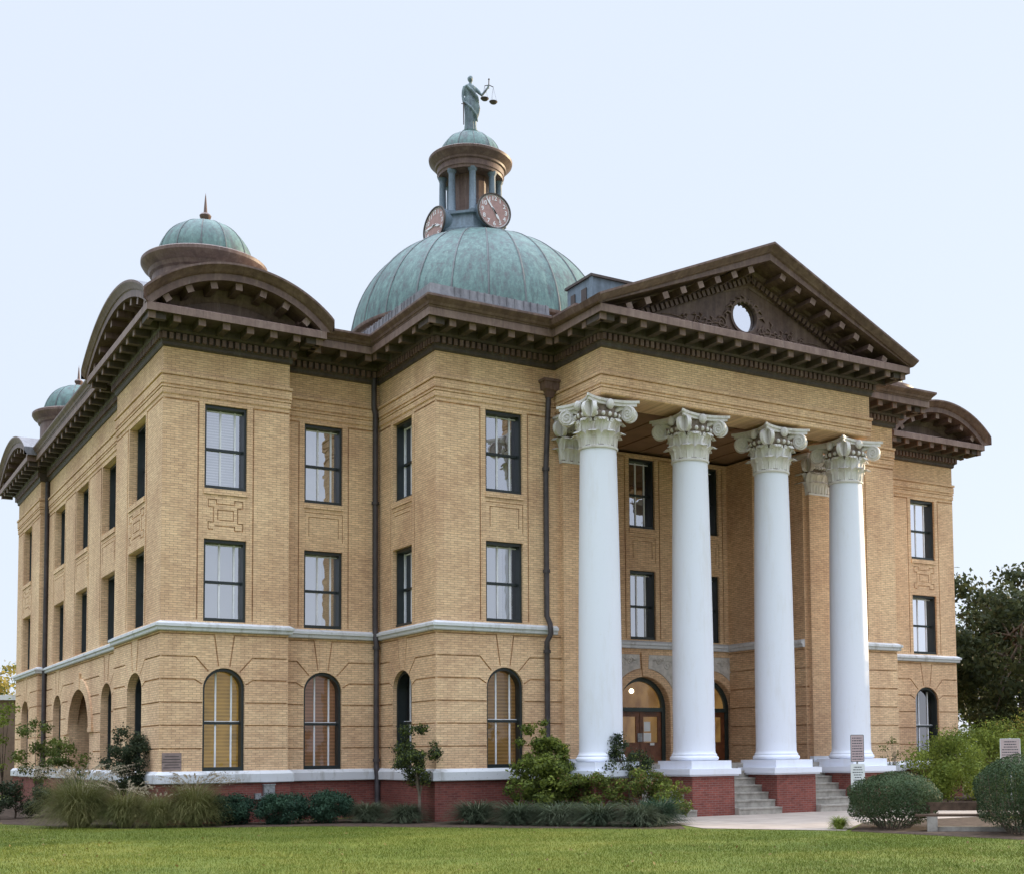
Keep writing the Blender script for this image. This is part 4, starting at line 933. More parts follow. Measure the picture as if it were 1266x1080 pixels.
pipe([(xp+0.12, yp, 10.95), (xp+0.05, yp, 9.6), (xp, yp, 8.6), (xp, yp, 4.0), (xp+0.06, yp-0.10, 3.75), (xp+0.06, yp-0.14, 3.45), (xp, yp, 3.2), (xp, yp, -0.7), (xp, yp-0.1, -0.95), (xp, yp-0.1, GZ)], 0.085, (xp+0.14, yp, 11.15), 'brown drainpipe with hopper beside the left end of the portico', [(xp, yp, 8.6), (xp, yp, 5.4), (xp, yp, 2.9)])
pipe([(aL-0.10, Q2-0.1, 11.8), (aL-0.10, Q2-0.1, GZ)], 0.09, None, 'drainpipe far down the left side of the building')

# ------------------------------------------------------------------ ground
def sheet(name, pts, z, matname, kind='structure'):
    mb = MB(); t = tessellate_polygon([[Vector((*p, 0)) for p in pts]]); mb.add([(*p, z) for p in pts], t); o = mb.build(name, matname)
    o['kind'] = kind; return o
sheet('ground', [(-400, -300), (500, -300), (500, 600), (-400, 600)], GZ, 'lawn ground')
EDGE = [(-7.0, 14.0), (-3.6, 4.3), (-1.3, -0.9), (3.4, -3.6), (6.9, -7.9), (10.3, -11.6)]
sheet('planting_bed', EDGE+[(12.9, -7.3), (12.4, -4.0), (7, 0), (0, 1), (0, 28), (-3, 28)], GZ+0.004, 'mulch')
sheet('planting_bed', [(12.7, -15.0), (13.3, -19.6), (15.5, -24), (20, -24), (20, -12), (15.5, -12.5)], GZ+0.008, 'mulch')
sheet('planting_bed', [(22.4, -6.4), (40, -10), (40, 4), (22.4, 0)], GZ+0.004, 'mulch')
sheet('path', [(10.75, -11.7), (12.75, -14.8), (15.6, -12.4), (24, -12.4), (60, -30), (60, -12), (24, -8.5), (22.2, -6.0), (12.6, -6.0)], GZ+0.012, 'concrete path')
# grass blades on the near lawn
def blades(name, base, h, w, lean, matname, seed=0, parent=None):
    n = len(base); r_ = np.random.default_rng(seed); an = r_.uniform(0, 2*PI, n); la = r_.uniform(0, 2*PI, n); hh = h*r_.uniform(0.6, 1.25, n); le = lean*r_.uniform(0.2, 1, n)*hh
    dx, dy = np.cos(an)*w/2, np.sin(an)*w/2; z = base[:, 2] if base.shape[1] > 2 else np.full(n, GZ)
    v = np.empty((n, 3, 3)); v[:, 0] = np.c_[base[:, 0]-dx, base[:, 1]-dy, z-0.01]; v[:, 1] = np.c_[base[:, 0]+dx, base[:, 1]+dy, z-0.01]; v[:, 2] = np.c_[base[:, 0]+np.cos(la)*le, base[:, 1]+np.sin(la)*le, z+hh]
    return mesh_np(name, v.reshape(-1, 3), 3, matname, parent)
def mesh_np(name, v, k, matname, parent=None, mats=None, mi=None):
    me = bpy.data.meshes.new(name); nf = len(v)//k; me.vertices.add(len(v)); me.vertices.foreach_set('co', np.ascontiguousarray(v, dtype=np.float32).ravel())
    me.loops.add(nf*k); me.loops.foreach_set('vertex_index', np.arange(nf*k, dtype=np.int32)); me.polygons.add(nf); me.polygons.foreach_set('loop_start', np.arange(0, nf*k, k, dtype=np.int32)); me.polygons.foreach_set('loop_total', np.full(nf, k, dtype=np.int32))
    for q in (mats or [matname]): me.materials.append(MAT[q])
    if mi is not None: me.polygons.foreach_set('material_index', np.asarray(mi, dtype=np.int32))
    me.update(calc_edges=True); me.validate(); o = bpy.data.objects.new(name, me); col.objects.link(o)
    if parent is not None: adopt(o, parent)
    return o
far = np.array([(-9, 16), (-4.2, 5.6), (-1.4, -0.8), (3.4, -3.5), (6.9, -7.8), (10.3, -11.5), (12.6, -14.9), (13.2, -19.6), (14.5, -23.5)]); near = np.array([(-14, -5), (-10.5, -13), (-7.5, -16), (-3.5, -19), (0, -22), (3, -24.5), (5, -26.5), (7.5, -28.5), (10, -31)])
base = []
for i in range(len(far)-1):
    n = int(8200*np.linalg.norm(far[i+1]-far[i])); s = rng.uniform(0, 1, (n, 1)); t = rng.uniform(0, 1, (n, 1))**0.8
    base.append((far[i]*(1-s)+far[i+1]*s)*(1-t)+(near[i]*(1-s)+near[i+1]*s)*t)
base = np.concatenate(base); pn = np.sin(base[:, 0]*1.7+np.sin(base[:, 1]*2.3))+np.sin(base[:, 1]*1.1+1.7*np.sin(base[:, 0]*0.9)); base = base[rng.uniform(0, 1, len(base)) < np.clip(0.95-0.22*np.clip(pn, 0, 2), 0.3, 1)]
tag(blades('lawn_grass', base, 0.042, 0.012, 1.3, 'grass blades', 3), None, None, None, 'stuff')

def leaves(name, centres, normals, size, matname, seed=1, parent=None, aspect=0.5, mats=None, mixw=None):
    """one small pointed leaf per centre"""
    n = len(centres); r_ = np.random.default_rng(seed)
    nn = normals+r_.normal(0, 0.55, (n, 3)); nn /= np.linalg.norm(nn, axis=1, keepdims=True)+1e-9
    ref = r_.normal(0, 1, (n, 3)); t = np.cross(nn, ref); t /= np.linalg.norm(t, axis=1, keepdims=True)+1e-9; w = np.cross(nn, t)
    s = (size*r_.uniform(0.55, 1.3, n))[:, None]
    v = np.empty((n, 4, 3)); v[:, 0] = centres-t*s*0.5; v[:, 1] = centres+w*s*aspect*0.5+nn*s*0.08; v[:, 2] = centres+t*s*0.5; v[:, 3] = centres-w*s*aspect*0.5+nn*s*0.08
    mi = None if mats is None else r_.choice(len(mats), n, p=mixw)
    return mesh_np(name, v.reshape(-1, 3), 4, matname, parent, mats, mi)
def blob_points(n, r_, lobes, shell=0.55):
    """points spread through overlapping ellipsoidal clumps; lobes = [(cx,cy,cz,rx,ry,rz)]"""
    L_ = np.array(lobes); vol = (L_[:, 3]*L_[:, 4]*L_[:, 5])**0.67; k = r_.choice(len(L_), n, p=vol/vol.sum())
    d = r_.normal(0, 1, (n, 3)); d /= np.linalg.norm(d, axis=1, keepdims=True); rad = (shell+(1-shell)*r_.uniform(0, 1, n))*(1+0.24*r_.normal(0, 1, n))
    return L_[k, :3]+d*L_[k, 3:]*rad[:, None], d
def clumps(n, rx, ry, rz, z0, r_, cr=(0.25, 0.45), flat=1.0, surf=0.65):
    out = []
    for i in range(n):
        d = r_.normal(0, 1, 3); d /= np.linalg.norm(d); q = surf+(1-surf)*r_.uniform() if r_.uniform() < 0.8 else r_.uniform()
        s = r_.uniform(*cr)*min(rx, ry, rz); out.append((d[0]*rx*q, d[1]*ry*q, z0+rz*(1+d[2]*q), s*1.15, s*1.15, s*0.9*flat))
    return out
def limbs(parent, name, trunk_pts, trunk_r, tips, matname='bark'):
    mb = MB(); mb.tube(trunk_pts, trunk_r, 8)
    top = Vector(trunk_pts[-1]); mid = Vector(trunk_pts[len(trunk_pts)//2])
    for i, tp in enumerate(tips):
        tp = Vector(tp); s = mid.lerp(top, 0.2+0.8*((i*0.37) % 1)); m_ = s.lerp(tp, 0.5)+Vector((0, 0, 0.12*(tp-s).length)); r0 = trunk_r[-1]*0.75
        mb.tube([s, m_, tp], [r0, r0*0.6, r0*0.2], 5)
    return mb.build(name, matname, parent, 60)
def shrub(name, x, y, label, cat, rx, ry, h, leafmat, nleaf, size, seed, nl=14, z0=0.0, cr=(0.3, 0.55), mats=None, mixw=None, group=None, lift=0.0, stems=6, surf=0.65, shell=0.45, trunk_r=0.03, bark='bark', aspect=0.5):
    r_ = np.random.default_rng(seed); root = empty(name, (x, y, GZ), label, cat, group)
    rz = (h-lift)/2*0.86; lob = clumps(nl, rx*0.78, ry*0.78, rz, lift+0.05, r_, cr, 1.0, surf)
    p, d = blob_points(nleaf, r_, lob, shell); p[:, 2] = np.maximum(p[:, 2], 0.02)
    o = leaves('foliage', p+np.array([x, y, GZ]), d, size, leafmat, seed, root, aspect, mats, mixw)
    tips = [(x+l[0], y+l[1], GZ+l[2]) for l in lob[:stems]]
    limbs(root, 'stem', [(x, y, GZ-0.05), (x+0.02, y, GZ+max(0.15, lift*0.6)), (x, y+0.02, GZ+max(0.3, lift+0.2))], [trunk_r*1.3, trunk_r, trunk_r*0.8], tips, bark)
    return root
def fountain_grass(x, y, h, spread, n, label, seed, plumes=40, leafmat='straw grass', cat='ornamental grass', width=0.016, group=None):
    r_ = np.random.default_rng(seed); root = empty('ornamental_grass', (x, y, GZ), label, cat, group); K = 5
    an = r_.uniform(0, 2*PI, n); rad = spread*0.34*np.sqrt(r_.uniform(0, 1, n)); out = spread*r_.uniform(0.15, 1.0, n)**0.7; hh = h*r_.uniform(0.35, 1.08, n)
    def blade_mesh(nm, an, rad, out, hh, w, mat, K=7, tip=0.15, droop=1.1):
        n = len(an); dr = droop*r_.uniform(0, 1, n)**1.5; sw = r_.normal(0, 0.35, n); s = np.linspace(0, 1, K); v = np.empty((n, K, 2, 3)); side = np.stack([-np.sin(an), np.cos(an)], 1)
        for i, q in enumerate(s):
            rr_ = rad*(0.6+0.4*q)+out*q**1.45; z = np.maximum(hh*(1.75*q-(0.75+dr)*q**2.2), 0.015); ww = w*(1-(1-tip)*q**1.5)/2
            for j, sg in enumerate((-1, 1)): v[:, i, j, 0] = x+np.cos(an+sw*q*q)*rr_+side[:, 0]*sg*ww; v[:, i, j, 1] = y+np.sin(an+sw*q*q)*rr_+side[:, 1]*sg*ww; v[:, i, j, 2] = GZ+z
        q = np.stack([v[:, :-1, 0], v[:, :-1, 1], v[:, 1:, 1], v[:, 1:, 0]], 2).reshape(-1, 3)
        return mesh_np(nm, q, 4, mat, root)
    blade_mesh('blades', an, rad, out, hh, width, leafmat)
    if plumes:
        an = r_.uniform(0, 2*PI, plumes); out = spread*r_.uniform(0.4, 1.15, plumes); hh = h*r_.uniform(0.95, 1.2, plumes); pts = []; nr = []
        for a_, o_, h_ in zip(an, out, hh):
            for q in np.linspace(0.80, 1.06, 16):
                rr_ = spread*0.15*(0.6+0.4*q)+o_*q**1.45; pts.append((x+math.cos(a_)*rr_, y+math.sin(a_)*rr_, GZ+h_*(1.75*q-0.75*q**2.2))); nr.append((math.cos(a_), math.sin(a_), 0.3))
        leaves('plumes', np.array(pts)+r_.normal(0, 0.008, (len(pts), 3)), np.array(nr), 0.06, 'plume', seed, root, 0.4)
        blade_mesh('stalks', an, np.full(plumes, spread*0.15), out, hh, 0.006, 'plume', droop=0.0)
    return root
fountain_grass(-1.95, 0.9, 1.50, 1.30, 4200, 'large straw green fountain grass clump with pale plumes, leftmost and biggest in the bed', 21, 110)
fountain_grass(-0.95, -0.2, 1.12, 0.90, 2400, 'fountain grass clump in front of the dark green corner shrub', 22, 40)
fountain_grass(-0.2, -0.95, 0.98, 0.78, 2000, 'fountain grass clump between the corner shrub and the building corner', 23, 30)
fountain_grass(0.72, -1.15, 1.28, 0.98, 2900, 'fountain grass clump just left of the low dark green shrubs', 24, 60)
shrub('shrub', -0.5, 1.5, 'tall dark green shrub with airy twigs at the left corner of the building', 'shrub', 0.85, 0.85, 3.1, 'dark shrub leaves', 8500, 0.085, 31, 36, lift=0.6, cr=(0.22, 0.45))
shrub('shrub', -2.6, 8.5, 'dark low evergreen shrub at the far left edge along the side of the building', 'shrub', 1.8, 2.2, 1.5, 'dark shrub leaves', 7000, 0.10, 32, 18)
shrub('sapling', -1.4, 12.5, 'thin leafy sapling near the archway on the left side', 'sapling', 0.9, 0.9, 4.0, 'mixed shrub leaves', 1700, 0.13, 33, 14, lift=1.0, cr=(0.3, 0.5))
shrub('sapling', -2.3, 14.2, 'thin pale leafed sapling at the left edge by the far brick building', 'sapling', 1.1, 1.1, 4.6, 'lime leaves', 900, 0.13, 34, 14, lift=1.2, cr=(0.2, 0.4))
shrub('sapling', -0.9, 9.0, 'leggy green sapling in front of the first arched window on the left side', 'sapling', 0.8, 0.9, 3.0, 'mixed shrub leaves', 1500, 0.12, 35, 12, lift=0.7, cr=(0.3, 0.5))
shrub('shrub', -1.0, 6.0, 'rounded dark bush between the saplings and the dark corner shrub', 'shrub', 0.9, 1.0, 1.6, 'dark shrub leaves', 4200, 0.085, 36, 14)
for i, (x, y, rx, h) in enumerate(((1.85, -0.85, 0.82, 0.92), (3.10, -1.6, 0.90, 0.95), (4.40, -1.95, 0.90, 0.92))):
    shrub('low_shrub', x, y, ['low blue green shrub left of the grey meter box, next to the fountain grass', 'low blue green shrub in the middle of the row of three', 'low blue green shrub at the right end of the row of three'][i], 'shrub', rx, rx*0.9, h, 'blue green leaves', 11000, 0.07, 40+i, 40, cr=(0.4, 0.6), group='low blue green shrubs under the front windows', surf=0.8)
for i, (x, y, h, s, lb) in enumerate(((5.4, -2.5, 0.62, 0.75, 'small grassy liriope clump right of the three low shrubs'), (6.1, -3.6, 0.60, 0.75, 'liriope clump left of the small topiary tree trunk'), (7.5, -5.3, 0.68, 0.95, 'liriope clump at the corner of the projecting bay'), (8.15, -6.6, 0.66, 0.95, 'liriope clump in front of the arched window of the projecting bay'), (8.85, -7.6, 0.64, 0.95, 'liriope clump under the yellow flowering shrub'), (9.55, -8.6, 0.64, 0.95, 'liriope clump under the big mixed shrub'), (10.25, -9.6, 0.66, 0.95, 'liriope clump at the right end of the border by the path'), (11.0, -9.4, 0.75, 0.8, 'bushy green clump spilling over the path beside the steps'))):
    fountain_grass(x, y, h, s, 1900, lb, 60+i, 0, 'liriope leaves' if i < 7 else 'blue green leaves', 'grass clump', 0.022, 'liriope clumps along the border')
shrub('small_tree', 6.45, -3.75, 'small green tree with thin bare trunk before the left side of the projecting bay', 'tree', 0.80, 0.80, 3.2, 'mixed shrub leaves', 5600, 0.085, 51, 34, lift=0.95, cr=(0.2, 0.42), mats=['dark shrub leaves', 'mixed shrub leaves'], mixw=[0.6, 0.4], bark='pale twig', trunk_r=0.05)
shrub('flowering_shrub', 9.8, -5.0, 'tall yellow green shrub with a few yellow flowers in front of the drainpipe', 'shrub', 1.05, 0.95, 3.3, 'lime leaves', 6800, 0.115, 52, 40, lift=0.25, cr=(0.16, 0.36), mats=['lime leaves', 'mixed shrub leaves', 'yellow petals'], mixw=[0.5, 0.49, 0.01])
shrub('shrub', 9.35, -5.6, 'spreading light green shrub in front of the arched window by the drainpipe', 'shrub', 1.3, 1.1, 2.2, 'lime leaves', 6200, 0.12, 53, 44, cr=(0.16, 0.34), mats=['lime leaves', 'mixed shrub leaves'], mixw=[0.45, 0.55])
shrub('shrub', 10.7, -6.3, 'wide green shrub with reddish twigs in front of the first column pedestal', 'shrub', 1.35, 1.2, 1.75, 'mixed shrub leaves', 6500, 0.10, 54, 38, cr=(0.18, 0.36), mats=['mixed shrub leaves', 'red tip leaves', 'lime leaves'], mixw=[0.72, 0.08, 0.2])
shrub('shrub', 11.75, -7.45, 'loose shrub with reddish stems at the left end of the steps', 'shrub', 1.25, 1.15, 1.6, 'mixed shrub leaves', 5200, 0.095, 55, 34, cr=(0.18, 0.36), mats=['mixed shrub leaves', 'red tip leaves', 'lime leaves'], mixw=[0.65, 0.17, 0.18])
shrub('feathery_shrub', 12.15, -8.15, 'feathery yellow green shrub spreading over the left flight of steps', 'shrub', 0.9, 0.85, 1.35, 'lime leaves', 2600, 0.09, 58, 30, cr=(0.16, 0.32), mats=['mixed shrub leaves', 'lime leaves', 'red tip leaves'], mixw=[0.45, 0.45, 0.1])
shrub('shrub', 11.75, -6.75, 'open twiggy shrub with small dark leaves in front of the first white column', 'shrub', 0.95, 0.9, 2.2, 'dark shrub leaves', 3000, 0.085, 56, 20, lift=0.9, cr=(0.25, 0.45), mats=['dark shrub leaves', 'mixed shrub leaves'], mixw=[0.75, 0.25])
shrub('shrub', 11.55, -6.55, 'slender dark leafed shoot standing tallest in front of the first white column', 'shrub', 0.33, 0.33, 2.75, 'dark shrub leaves', 900, 0.10, 57, 9, lift=1.3, cr=(0.5, 0.8))
# clipped hedges and the planting on the right
def hedge(x, y, rx, ry, h, label, seed, n=15000, rot=0):
    r_ = np.random.default_rng(seed); root = empty('clipped_hedge', (x, y, GZ), label, 'hedge'); d = r_.normal(0, 1, (n, 3)); d /= np.linalg.norm(d, axis=1, keepdims=True)
    e = 2.7; sc_ = (np.abs(d)**e).sum(1)**(-1/e); q = d*sc_[:, None]; q *= (0.55+0.47*r_.uniform(0, 1, n)**0.45)[:, None]
    bump = 1+0.06*np.sin(q[:, 0]*4+1)*np.cos(q[:, 1]*5)+0.04*np.sin(q[:, 2]*7+q[:, 0]*3)
    p = q*bump[:, None]*np.array([rx, ry, h/2])+np.array([0, 0, h/2+0.05]); thin = (p[:, 2] > 0.30) | (r_.uniform(0, 1, n) < 0.28); p = p[thin]; d = d[thin]; p[:, 2] = np.maximum(p[:, 2], 0.03)
    cr, sr = math.cos(rot), math.sin(rot); p = np.c_[p[:, 0]*cr-p[:, 1]*sr, p[:, 0]*sr+p[:, 1]*cr, p[:, 2]]
    leaves('foliage', p+np.array([x, y, GZ]), d, 0.058, 'boxwood leaves', seed, root)
    mb = MB()
    for i in range(26):
        an = 2*PI*i/26; mb.tube([(x+rx*0.3*math.cos(an), y+ry*0.3*math.sin(an), GZ), (x+rx*0.7*math.cos(an+.3), y+ry*0.7*math.sin(an+.3), GZ+h*0.35), (x+rx*0.8*math.cos(an+.4), y+ry*0.8*math.sin(an+.4), GZ+h*0.8)], [0.02, 0.015, 0.006], 5)
    mb.build('stem', 'pale twig', root, 60)
hedge(14.45, -14.75, 1.30, 1.08, 1.30, 'rounded clipped boxwood hedge below the two stacked signs', 71, 26000, 0.6)
hedge(15.2, -18.2, 1.45, 1.1, 1.72, 'larger clipped boxwood hedge cut off by the right edge of the picture', 72, 28000, 0.7)
fountain_grass(13.05, -14.25, 0.36, 0.32, 700, 'small yellowish tuft at the left foot of the rounded hedge', 73, 0, 'lime leaves', 'grass clump', 0.018)
shrub('shrub', 30.6, -1.7, 'round dark green bush under the arched window of the right pavilion', 'shrub', 1.15, 1.0, 2.9, 'dark shrub leaves', 4500, 0.12, 74, 20, cr=(0.4, 0.6))
shrub('shrub', 25.4, -6.3, 'bright lime green bush behind the rounded hedge, between sign and right pavilion', 'shrub', 1.6, 1.5, 2.75, 'lime leaves', 9500, 0.11, 75, 24)
shrub('shrub', 30.2, -4.3, 'wide lime green bush at the right corner of the building', 'shrub', 2.4, 2.0, 3.4, 'lime leaves', 10000, 0.13, 76, 26)
shrub('shrub', 36.5, -1.5, 'lime bush with golden tips below the dark oak', 'shrub', 2.8, 2.4, 4.7, 'lime leaves', 10500, 0.14, 77, 28, mats=['lime leaves', 'autumn leaves', 'mixed shrub leaves'], mixw=[0.5, 0.22, 0.28])
shrub('shrub', 24.3, -4.9, 'thin bare stemmed shrub against the brick right of the last column', 'shrub', 0.9, 0.7, 2.7, 'mixed shrub leaves', 420, 0.08, 78, 16, lift=0.5, cr=(0.2, 0.4), bark='pale twig', stems=14, trunk_r=0.025)
shrub('shrub', 24.0, -5.8, 'low dark shrub at the foot of the bare stems right of the last column', 'shrub', 0.9, 0.8, 1.25, 'dark shrub leaves', 2600, 0.09, 79, 14)

k = rng.choice(len(base), 260); lp_ = np.c_[base[k, :2], np.full(260, GZ+0.035)]
tag(leaves('fallen_leaves', lp_, np.tile([0, 0, 1.0], (260, 1)), 0.075, 'fallen leaf', 91, None, 0.7), None, None, None, 'stuff')
def tree(x, y, H, rx, label, seed, leafmat, nleaf, size, trunk=0.3, crown_lo=0.2, nl=46, mats=None, mixw=None, group=None, ry=None, cr=(0.16, 0.34), shell=0.3):
    r_ = np.random.default_rng(seed); root = empty('tree', (x, y, GZ), label, 'tree', group); lo = H*crown_lo
    lob = clumps(nl, rx*0.86, (ry or rx)*0.86, (H-lo)/2*0.92, lo, r_, cr, 0.75, 0.55)
    p, d = blob_points(nleaf, r_, lob, shell)
    leaves('crown', p+np.array([x, y, GZ]), d, size, leafmat, seed, root, 0.55, mats, mixw)
    limbs(root, 'trunk', [(x, y, GZ-0.1), (x+0.1, y, GZ+H*0.2), (x-0.1, y+0.1, GZ+H*0.45), (x, y, GZ+H*0.7)], [trunk*1.25, trunk, trunk*0.7, trunk*0.3], [(x+l[0], y+l[1], GZ+l[2]) for l in lob[:26]])
tree(41.5, 3.5, 12.0, 6.8, 'large dark oak behind the right end of the building with sky gaps', 81, 'oak leaves', 26000, 0.30, 0.4, 0.10, 70)
tree(46.0, -4.5, 12.6, 6.4, 'dark oak at the right edge of the picture, overlapping the larger oak', 82, 'oak leaves', 20000, 0.30, 0.35, 0.08, 60)
tree(54.0, 17.0, 12.5, 6.5, 'farther olive tree seen through the gaps of the oaks', 83, 'oak leaves', 14000, 0.34, 0.35, 0.15, 50, mats=['oak leaves', 'mixed shrub leaves'], mixw=[0.6, 0.4])
tree(2.2, 62.0, 9.9, 5.0, 'yellow autumn tree far behind the left side of the courthouse', 84, 'autumn leaves', 6500, 0.34, 0.3, 0.2, 40, mats=['autumn leaves', 'mixed shrub leaves'], mixw=[0.75, 0.25], cr=(0.2, 0.4))
tree(-6.5, 72.0, 9.5, 5.0, 'olive green tree far beyond the left side of the courthouse', 85, 'mixed shrub leaves', 5000, 0.36, 0.3, 0.2, 34)

# ------------------------------------------------------------------ far brick building on the left
fb = empty('brick_building', (-3.0, 44.0, GZ), 'low plain brown brick building far behind the left side of the courthouse', 'building')
mb = MB(); mb.box(-12, 5.5, 40, 50, GZ, 3.05); mb.build('wall', 'far wall brick', fb)
mb = MB(); mb.box(-12.15, 5.65, 39.85, 50.15, 3.05, 3.32); mb.build('coping', 'white stone trim', fb)
mb = MB(); mb.box(-1.6, -0.4, 39.93, 40.05, -0.9, 1.2); mb.box(-5.6, -4.4, 39.93, 40.05, -0.9, 1.2); mb.build('window', 'dark green paint', fb)

# ------------------------------------------------------------------ signs, bench, boxes
def sign(x, y, yaw, plates, label, post_top):
    root = empty('notice_sign', (x, y, GZ), label, 'sign'); root.rotation_euler = (0, 0, yaw)
    mb = MB(); mb.tube([(0, 0.03, -0.1), (0, 0.03, post_top)], 0.03, 8); mb.build('post', 'galvanised steel', root, 50, True)
    for w, z0, z1, border, face, rows in plates:
        Fs = lambda u, z, o=0.0: (u, -o, z)
        def rr(w2, za, zb2, r): return [(sx*(w2-r)+r*math.cos(t), (zb2-r if sy > 0 else za+r)+r*math.sin(t)) for sx, sy, t0 in ((1, 1, 0), (-1, 1, PI/2), (-1, -1, PI), (1, -1, 1.5*PI)) for t in [t0+i*PI/8 for i in range(5)]]
        mb = MB(); mb.fprism(Fs, rr(w/2, z0, z1, 0.03), 0, 0.008, 0, True)
        p = mb.build('panel', border, root, None, True)
        mb = MB(); mb.fprism(Fs, rr(w/2-0.016, z0+0.016, z1-0.016, 0.02), 0.006, 0.010); mb.build('face', face, p, None, True)
        mb = MB(); r_ = np.random.default_rng(int(w*1000+rows))
        for k in range(rows):
            zc = z1-0.06-(z1-z0-0.10)*(k+0.5)/rows; u = -w/2+0.05; lim = w/2-0.05; hgt = 0.35*(z1-z0-0.1)/rows
            if border == 'sign white': q = r_.uniform(0.0, 0.08); u += q; lim -= q
            while u < lim-0.01:
                l_ = r_.uniform(0.02, 0.075); mb.fbox(Fs, u, min(u+l_, lim), zc-hgt/2, zc+hgt/2, 0.010, 0.0125); u += l_+0.012
        mb.build('lettering', 'sign text', p, None, True)
sign(17.7, -10.0, R(-31), [(0.40, 1.62, 2.42, 'sign green', 'sign pink', 9), (0.42, 0.78, 1.56, 'sign white', 'sign white', 9)], 'two stacked notice boards on a post in front of the rightmost column', 2.40)
sign(22.95, -11.2, R(-38), [(0.62, 1.45, 2.28, 'sign white', 'sign pink', 9)], 'pale notice board at the right edge above the larger clipped hedge', 2.3)
sign(-3.05, 11.6, R(-5), [(0.45, 1.1, 1.75, 'sign white', 'sign white', 6)], 'small grey notice board at the left edge of the picture', 1.75)
bench = empty('bench', (15.0, -17.0, GZ), 'low weathered wooden bench on pale concrete blocks between the two clipped hedges', 'bench'); bench.rotation_euler = (0, 0, R(-45))
mb = MB()
for y0, y1 in ((-0.24, -0.09), (-0.07, 0.08), (0.10, 0.25)): mb.box(-1.5, 1.5, y0, y1, 0.36, 0.41)
mb.build('seat', 'weathered board', bench, None, True)
mb = MB(); mb.box(-1.5, 1.5, 0.30, 0.345, 0.48, 0.68); mb.build('backrest', 'weathered board', bench, None, True)
for x in (-1.1, 1.1):
    mb = MB(); mb.box(x-0.12, x+0.12, -0.26, 0.26, 0, 0.357); l = mb.build('leg', 'concrete step', bench, None, True)
    mb = MB(); mb.box(x-0.035, x+0.035, 0.262, 0.298, 0.1, 0.64); mb.build('back_post', 'weathered board', bench, None, True)
mb = MB(); mb.box(-0.97, 0.97, -0.16, 0.16, 0.0, 0.12); mb.build('footing', 'concrete step', bench, None, True)
eb = MB(); eb.box(3.02, 3.34, -0.24, -0.075, -1.55, -1.10); eb.box(3.00, 3.36, -0.26, -0.07, -1.10, -1.07); eb.tube([(3.18, -0.15, -1.55), (3.18, -0.15, GZ)], 0.03, 8)
eb.box(2.76, 2.94, -0.2, -0.075, -1.52, -1.34); eb.box(2.94, 3.02, -0.15, -0.1, -1.46, -1.42)
tag(eb.build('meter_box', 'galvanised steel'), 'grey electrical meter box on the red brick base below the left front window', 'meter box')

# ------------------------------------------------------------------ sky, sun, camera
SUN_AZ, SUN_EL = R(88.5), R(13)                   # azimuth from +Y towards +X
w = bpy.data.worlds.new('World'); sc.world = w; w.use_nodes = True; nt = w.node_tree; nt.nodes.clear()
so = nt.nodes.new('ShaderNodeOutputWorld'); bg = nt.nodes.new('ShaderNodeBackground'); sk = nt.nodes.new('ShaderNodeTexSky')
sk.sky_type = 'NISHITA'; sk.sun_disc = False; sk.sun_elevation = SUN_EL; sk.sun_rotation = SUN_AZ; sk.air_density = 1.0; sk.dust_density = 1.2; sk.ozone_density = 1.0; sk.altitude = 0
hz = nt.nodes.new('ShaderNodeMix'); hz.data_type = 'RGBA'; hz.inputs[0].default_value = 0.90; hz.inputs[7].default_value = (4.7, 5.2, 6.05, 1)
nt.links.new(sk.outputs[0], hz.inputs[6]); tc = nt.nodes.new('ShaderNodeTexCoord'); sx = nt.nodes.new('ShaderNodeSeparateXYZ'); nt.links.new(tc.outputs['Generated'], sx.inputs[0])   # hazy sky; extra brightness added towards the zenith to fill the shaded facade
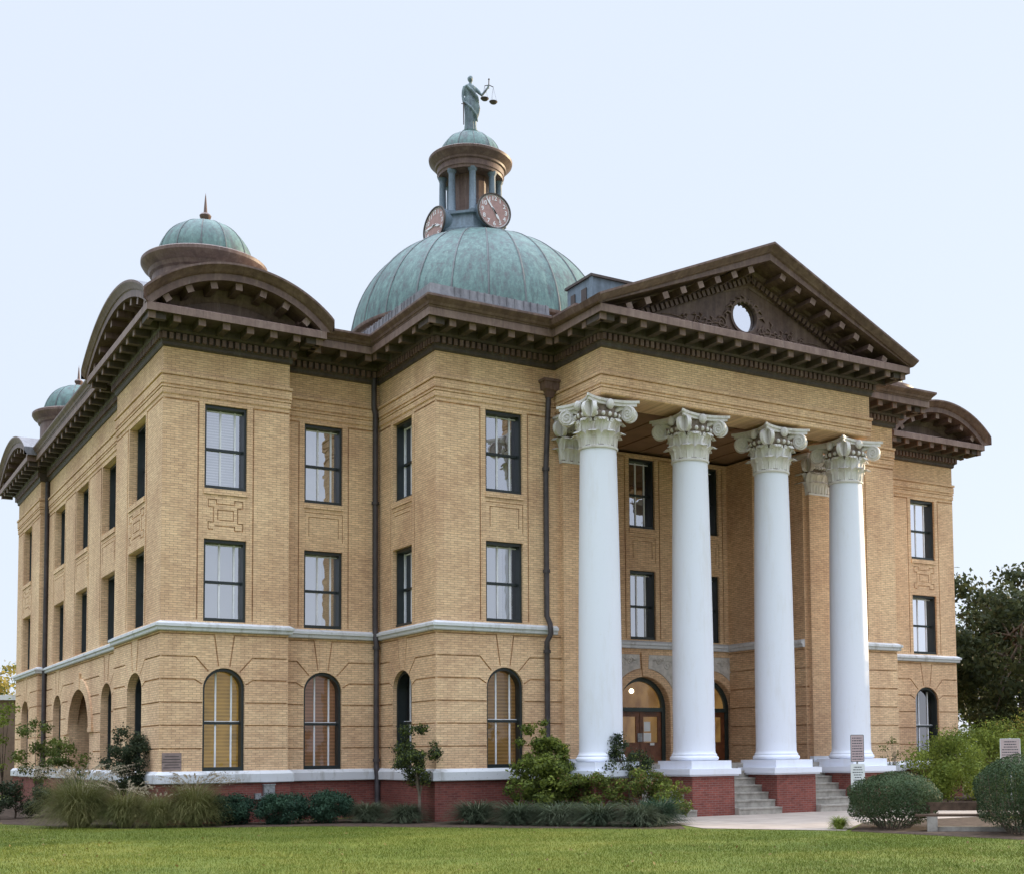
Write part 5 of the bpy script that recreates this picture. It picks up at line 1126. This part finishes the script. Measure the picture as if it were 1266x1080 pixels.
zr = nt.nodes.new('ShaderNodeMapRange'); zr.interpolation_type = 'SMOOTHSTEP'; zr.inputs[1].default_value = 0.58; zr.inputs[2].default_value = 0.92; zr.inputs[3].default_value = 1.0; zr.inputs[4].default_value = 5.4; nt.links.new(sx.outputs[2], zr.inputs[0])
vm = nt.nodes.new('ShaderNodeVectorMath'); vm.operation = 'SCALE'; nt.links.new(hz.outputs[2], vm.inputs[0]); nt.links.new(zr.outputs[0], vm.inputs['Scale']); nt.links.new(vm.outputs[0], bg.inputs[0]); bg.inputs[1].default_value = 0.15; nt.links.new(bg.outputs[0], so.inputs[0])
sl = bpy.data.lights.new('sun', 'SUN'); sl.energy = 5.0; sl.angle = R(0.5); sl.color = (1.0, 0.78, 0.50); so_ = bpy.data.objects.new('sun', sl); col.objects.link(so_)
sd = Vector((math.sin(SUN_AZ)*math.cos(SUN_EL), math.cos(SUN_AZ)*math.cos(SUN_EL), math.sin(SUN_EL))); so_.rotation_euler = sd.to_track_quat('Z', 'Y').to_euler(); so_.location = (60, 20, 40)

cam = bpy.data.cameras.new('camera'); co = bpy.data.objects.new('camera', cam); col.objects.link(co)
f, cx_, cy_, yaw, pit, rol = 1599.303, 750.008, 829.118, None, None, None
YAW, PITCH, ROLL = 0.5640, 0.0640, -0.0100
Fv = Vector((math.sin(YAW)*math.cos(PITCH), math.cos(YAW)*math.cos(PITCH), math.sin(PITCH))); Rv = Vector((math.cos(YAW), -math.sin(YAW), 0)); Uv = Rv.cross(Fv)
R2 = Rv*math.cos(ROLL)+Uv*math.sin(ROLL); U2 = -Rv*math.sin(ROLL)+Uv*math.cos(ROLL)
co.matrix_world = Matrix(((R2.x, U2.x, -Fv.x, -9.022), (R2.y, U2.y, -Fv.y, -38.432), (R2.z, U2.z, -Fv.z, -0.281), (0, 0, 0, 1)))
cam.sensor_fit = 'HORIZONTAL'; cam.sensor_width = 36; cam.lens = f/1266*36; cam.shift_x = -(cx_-633)/1266; cam.shift_y = (cy_-540)/1266; cam.clip_end = 1500; cam.clip_start = 0.1
sc.camera = co
sc.view_settings.view_transform = 'Standard'; sc.view_settings.look = 'None'; sc.view_settings.gamma = 1; sc.view_settings.exposure = 0.25
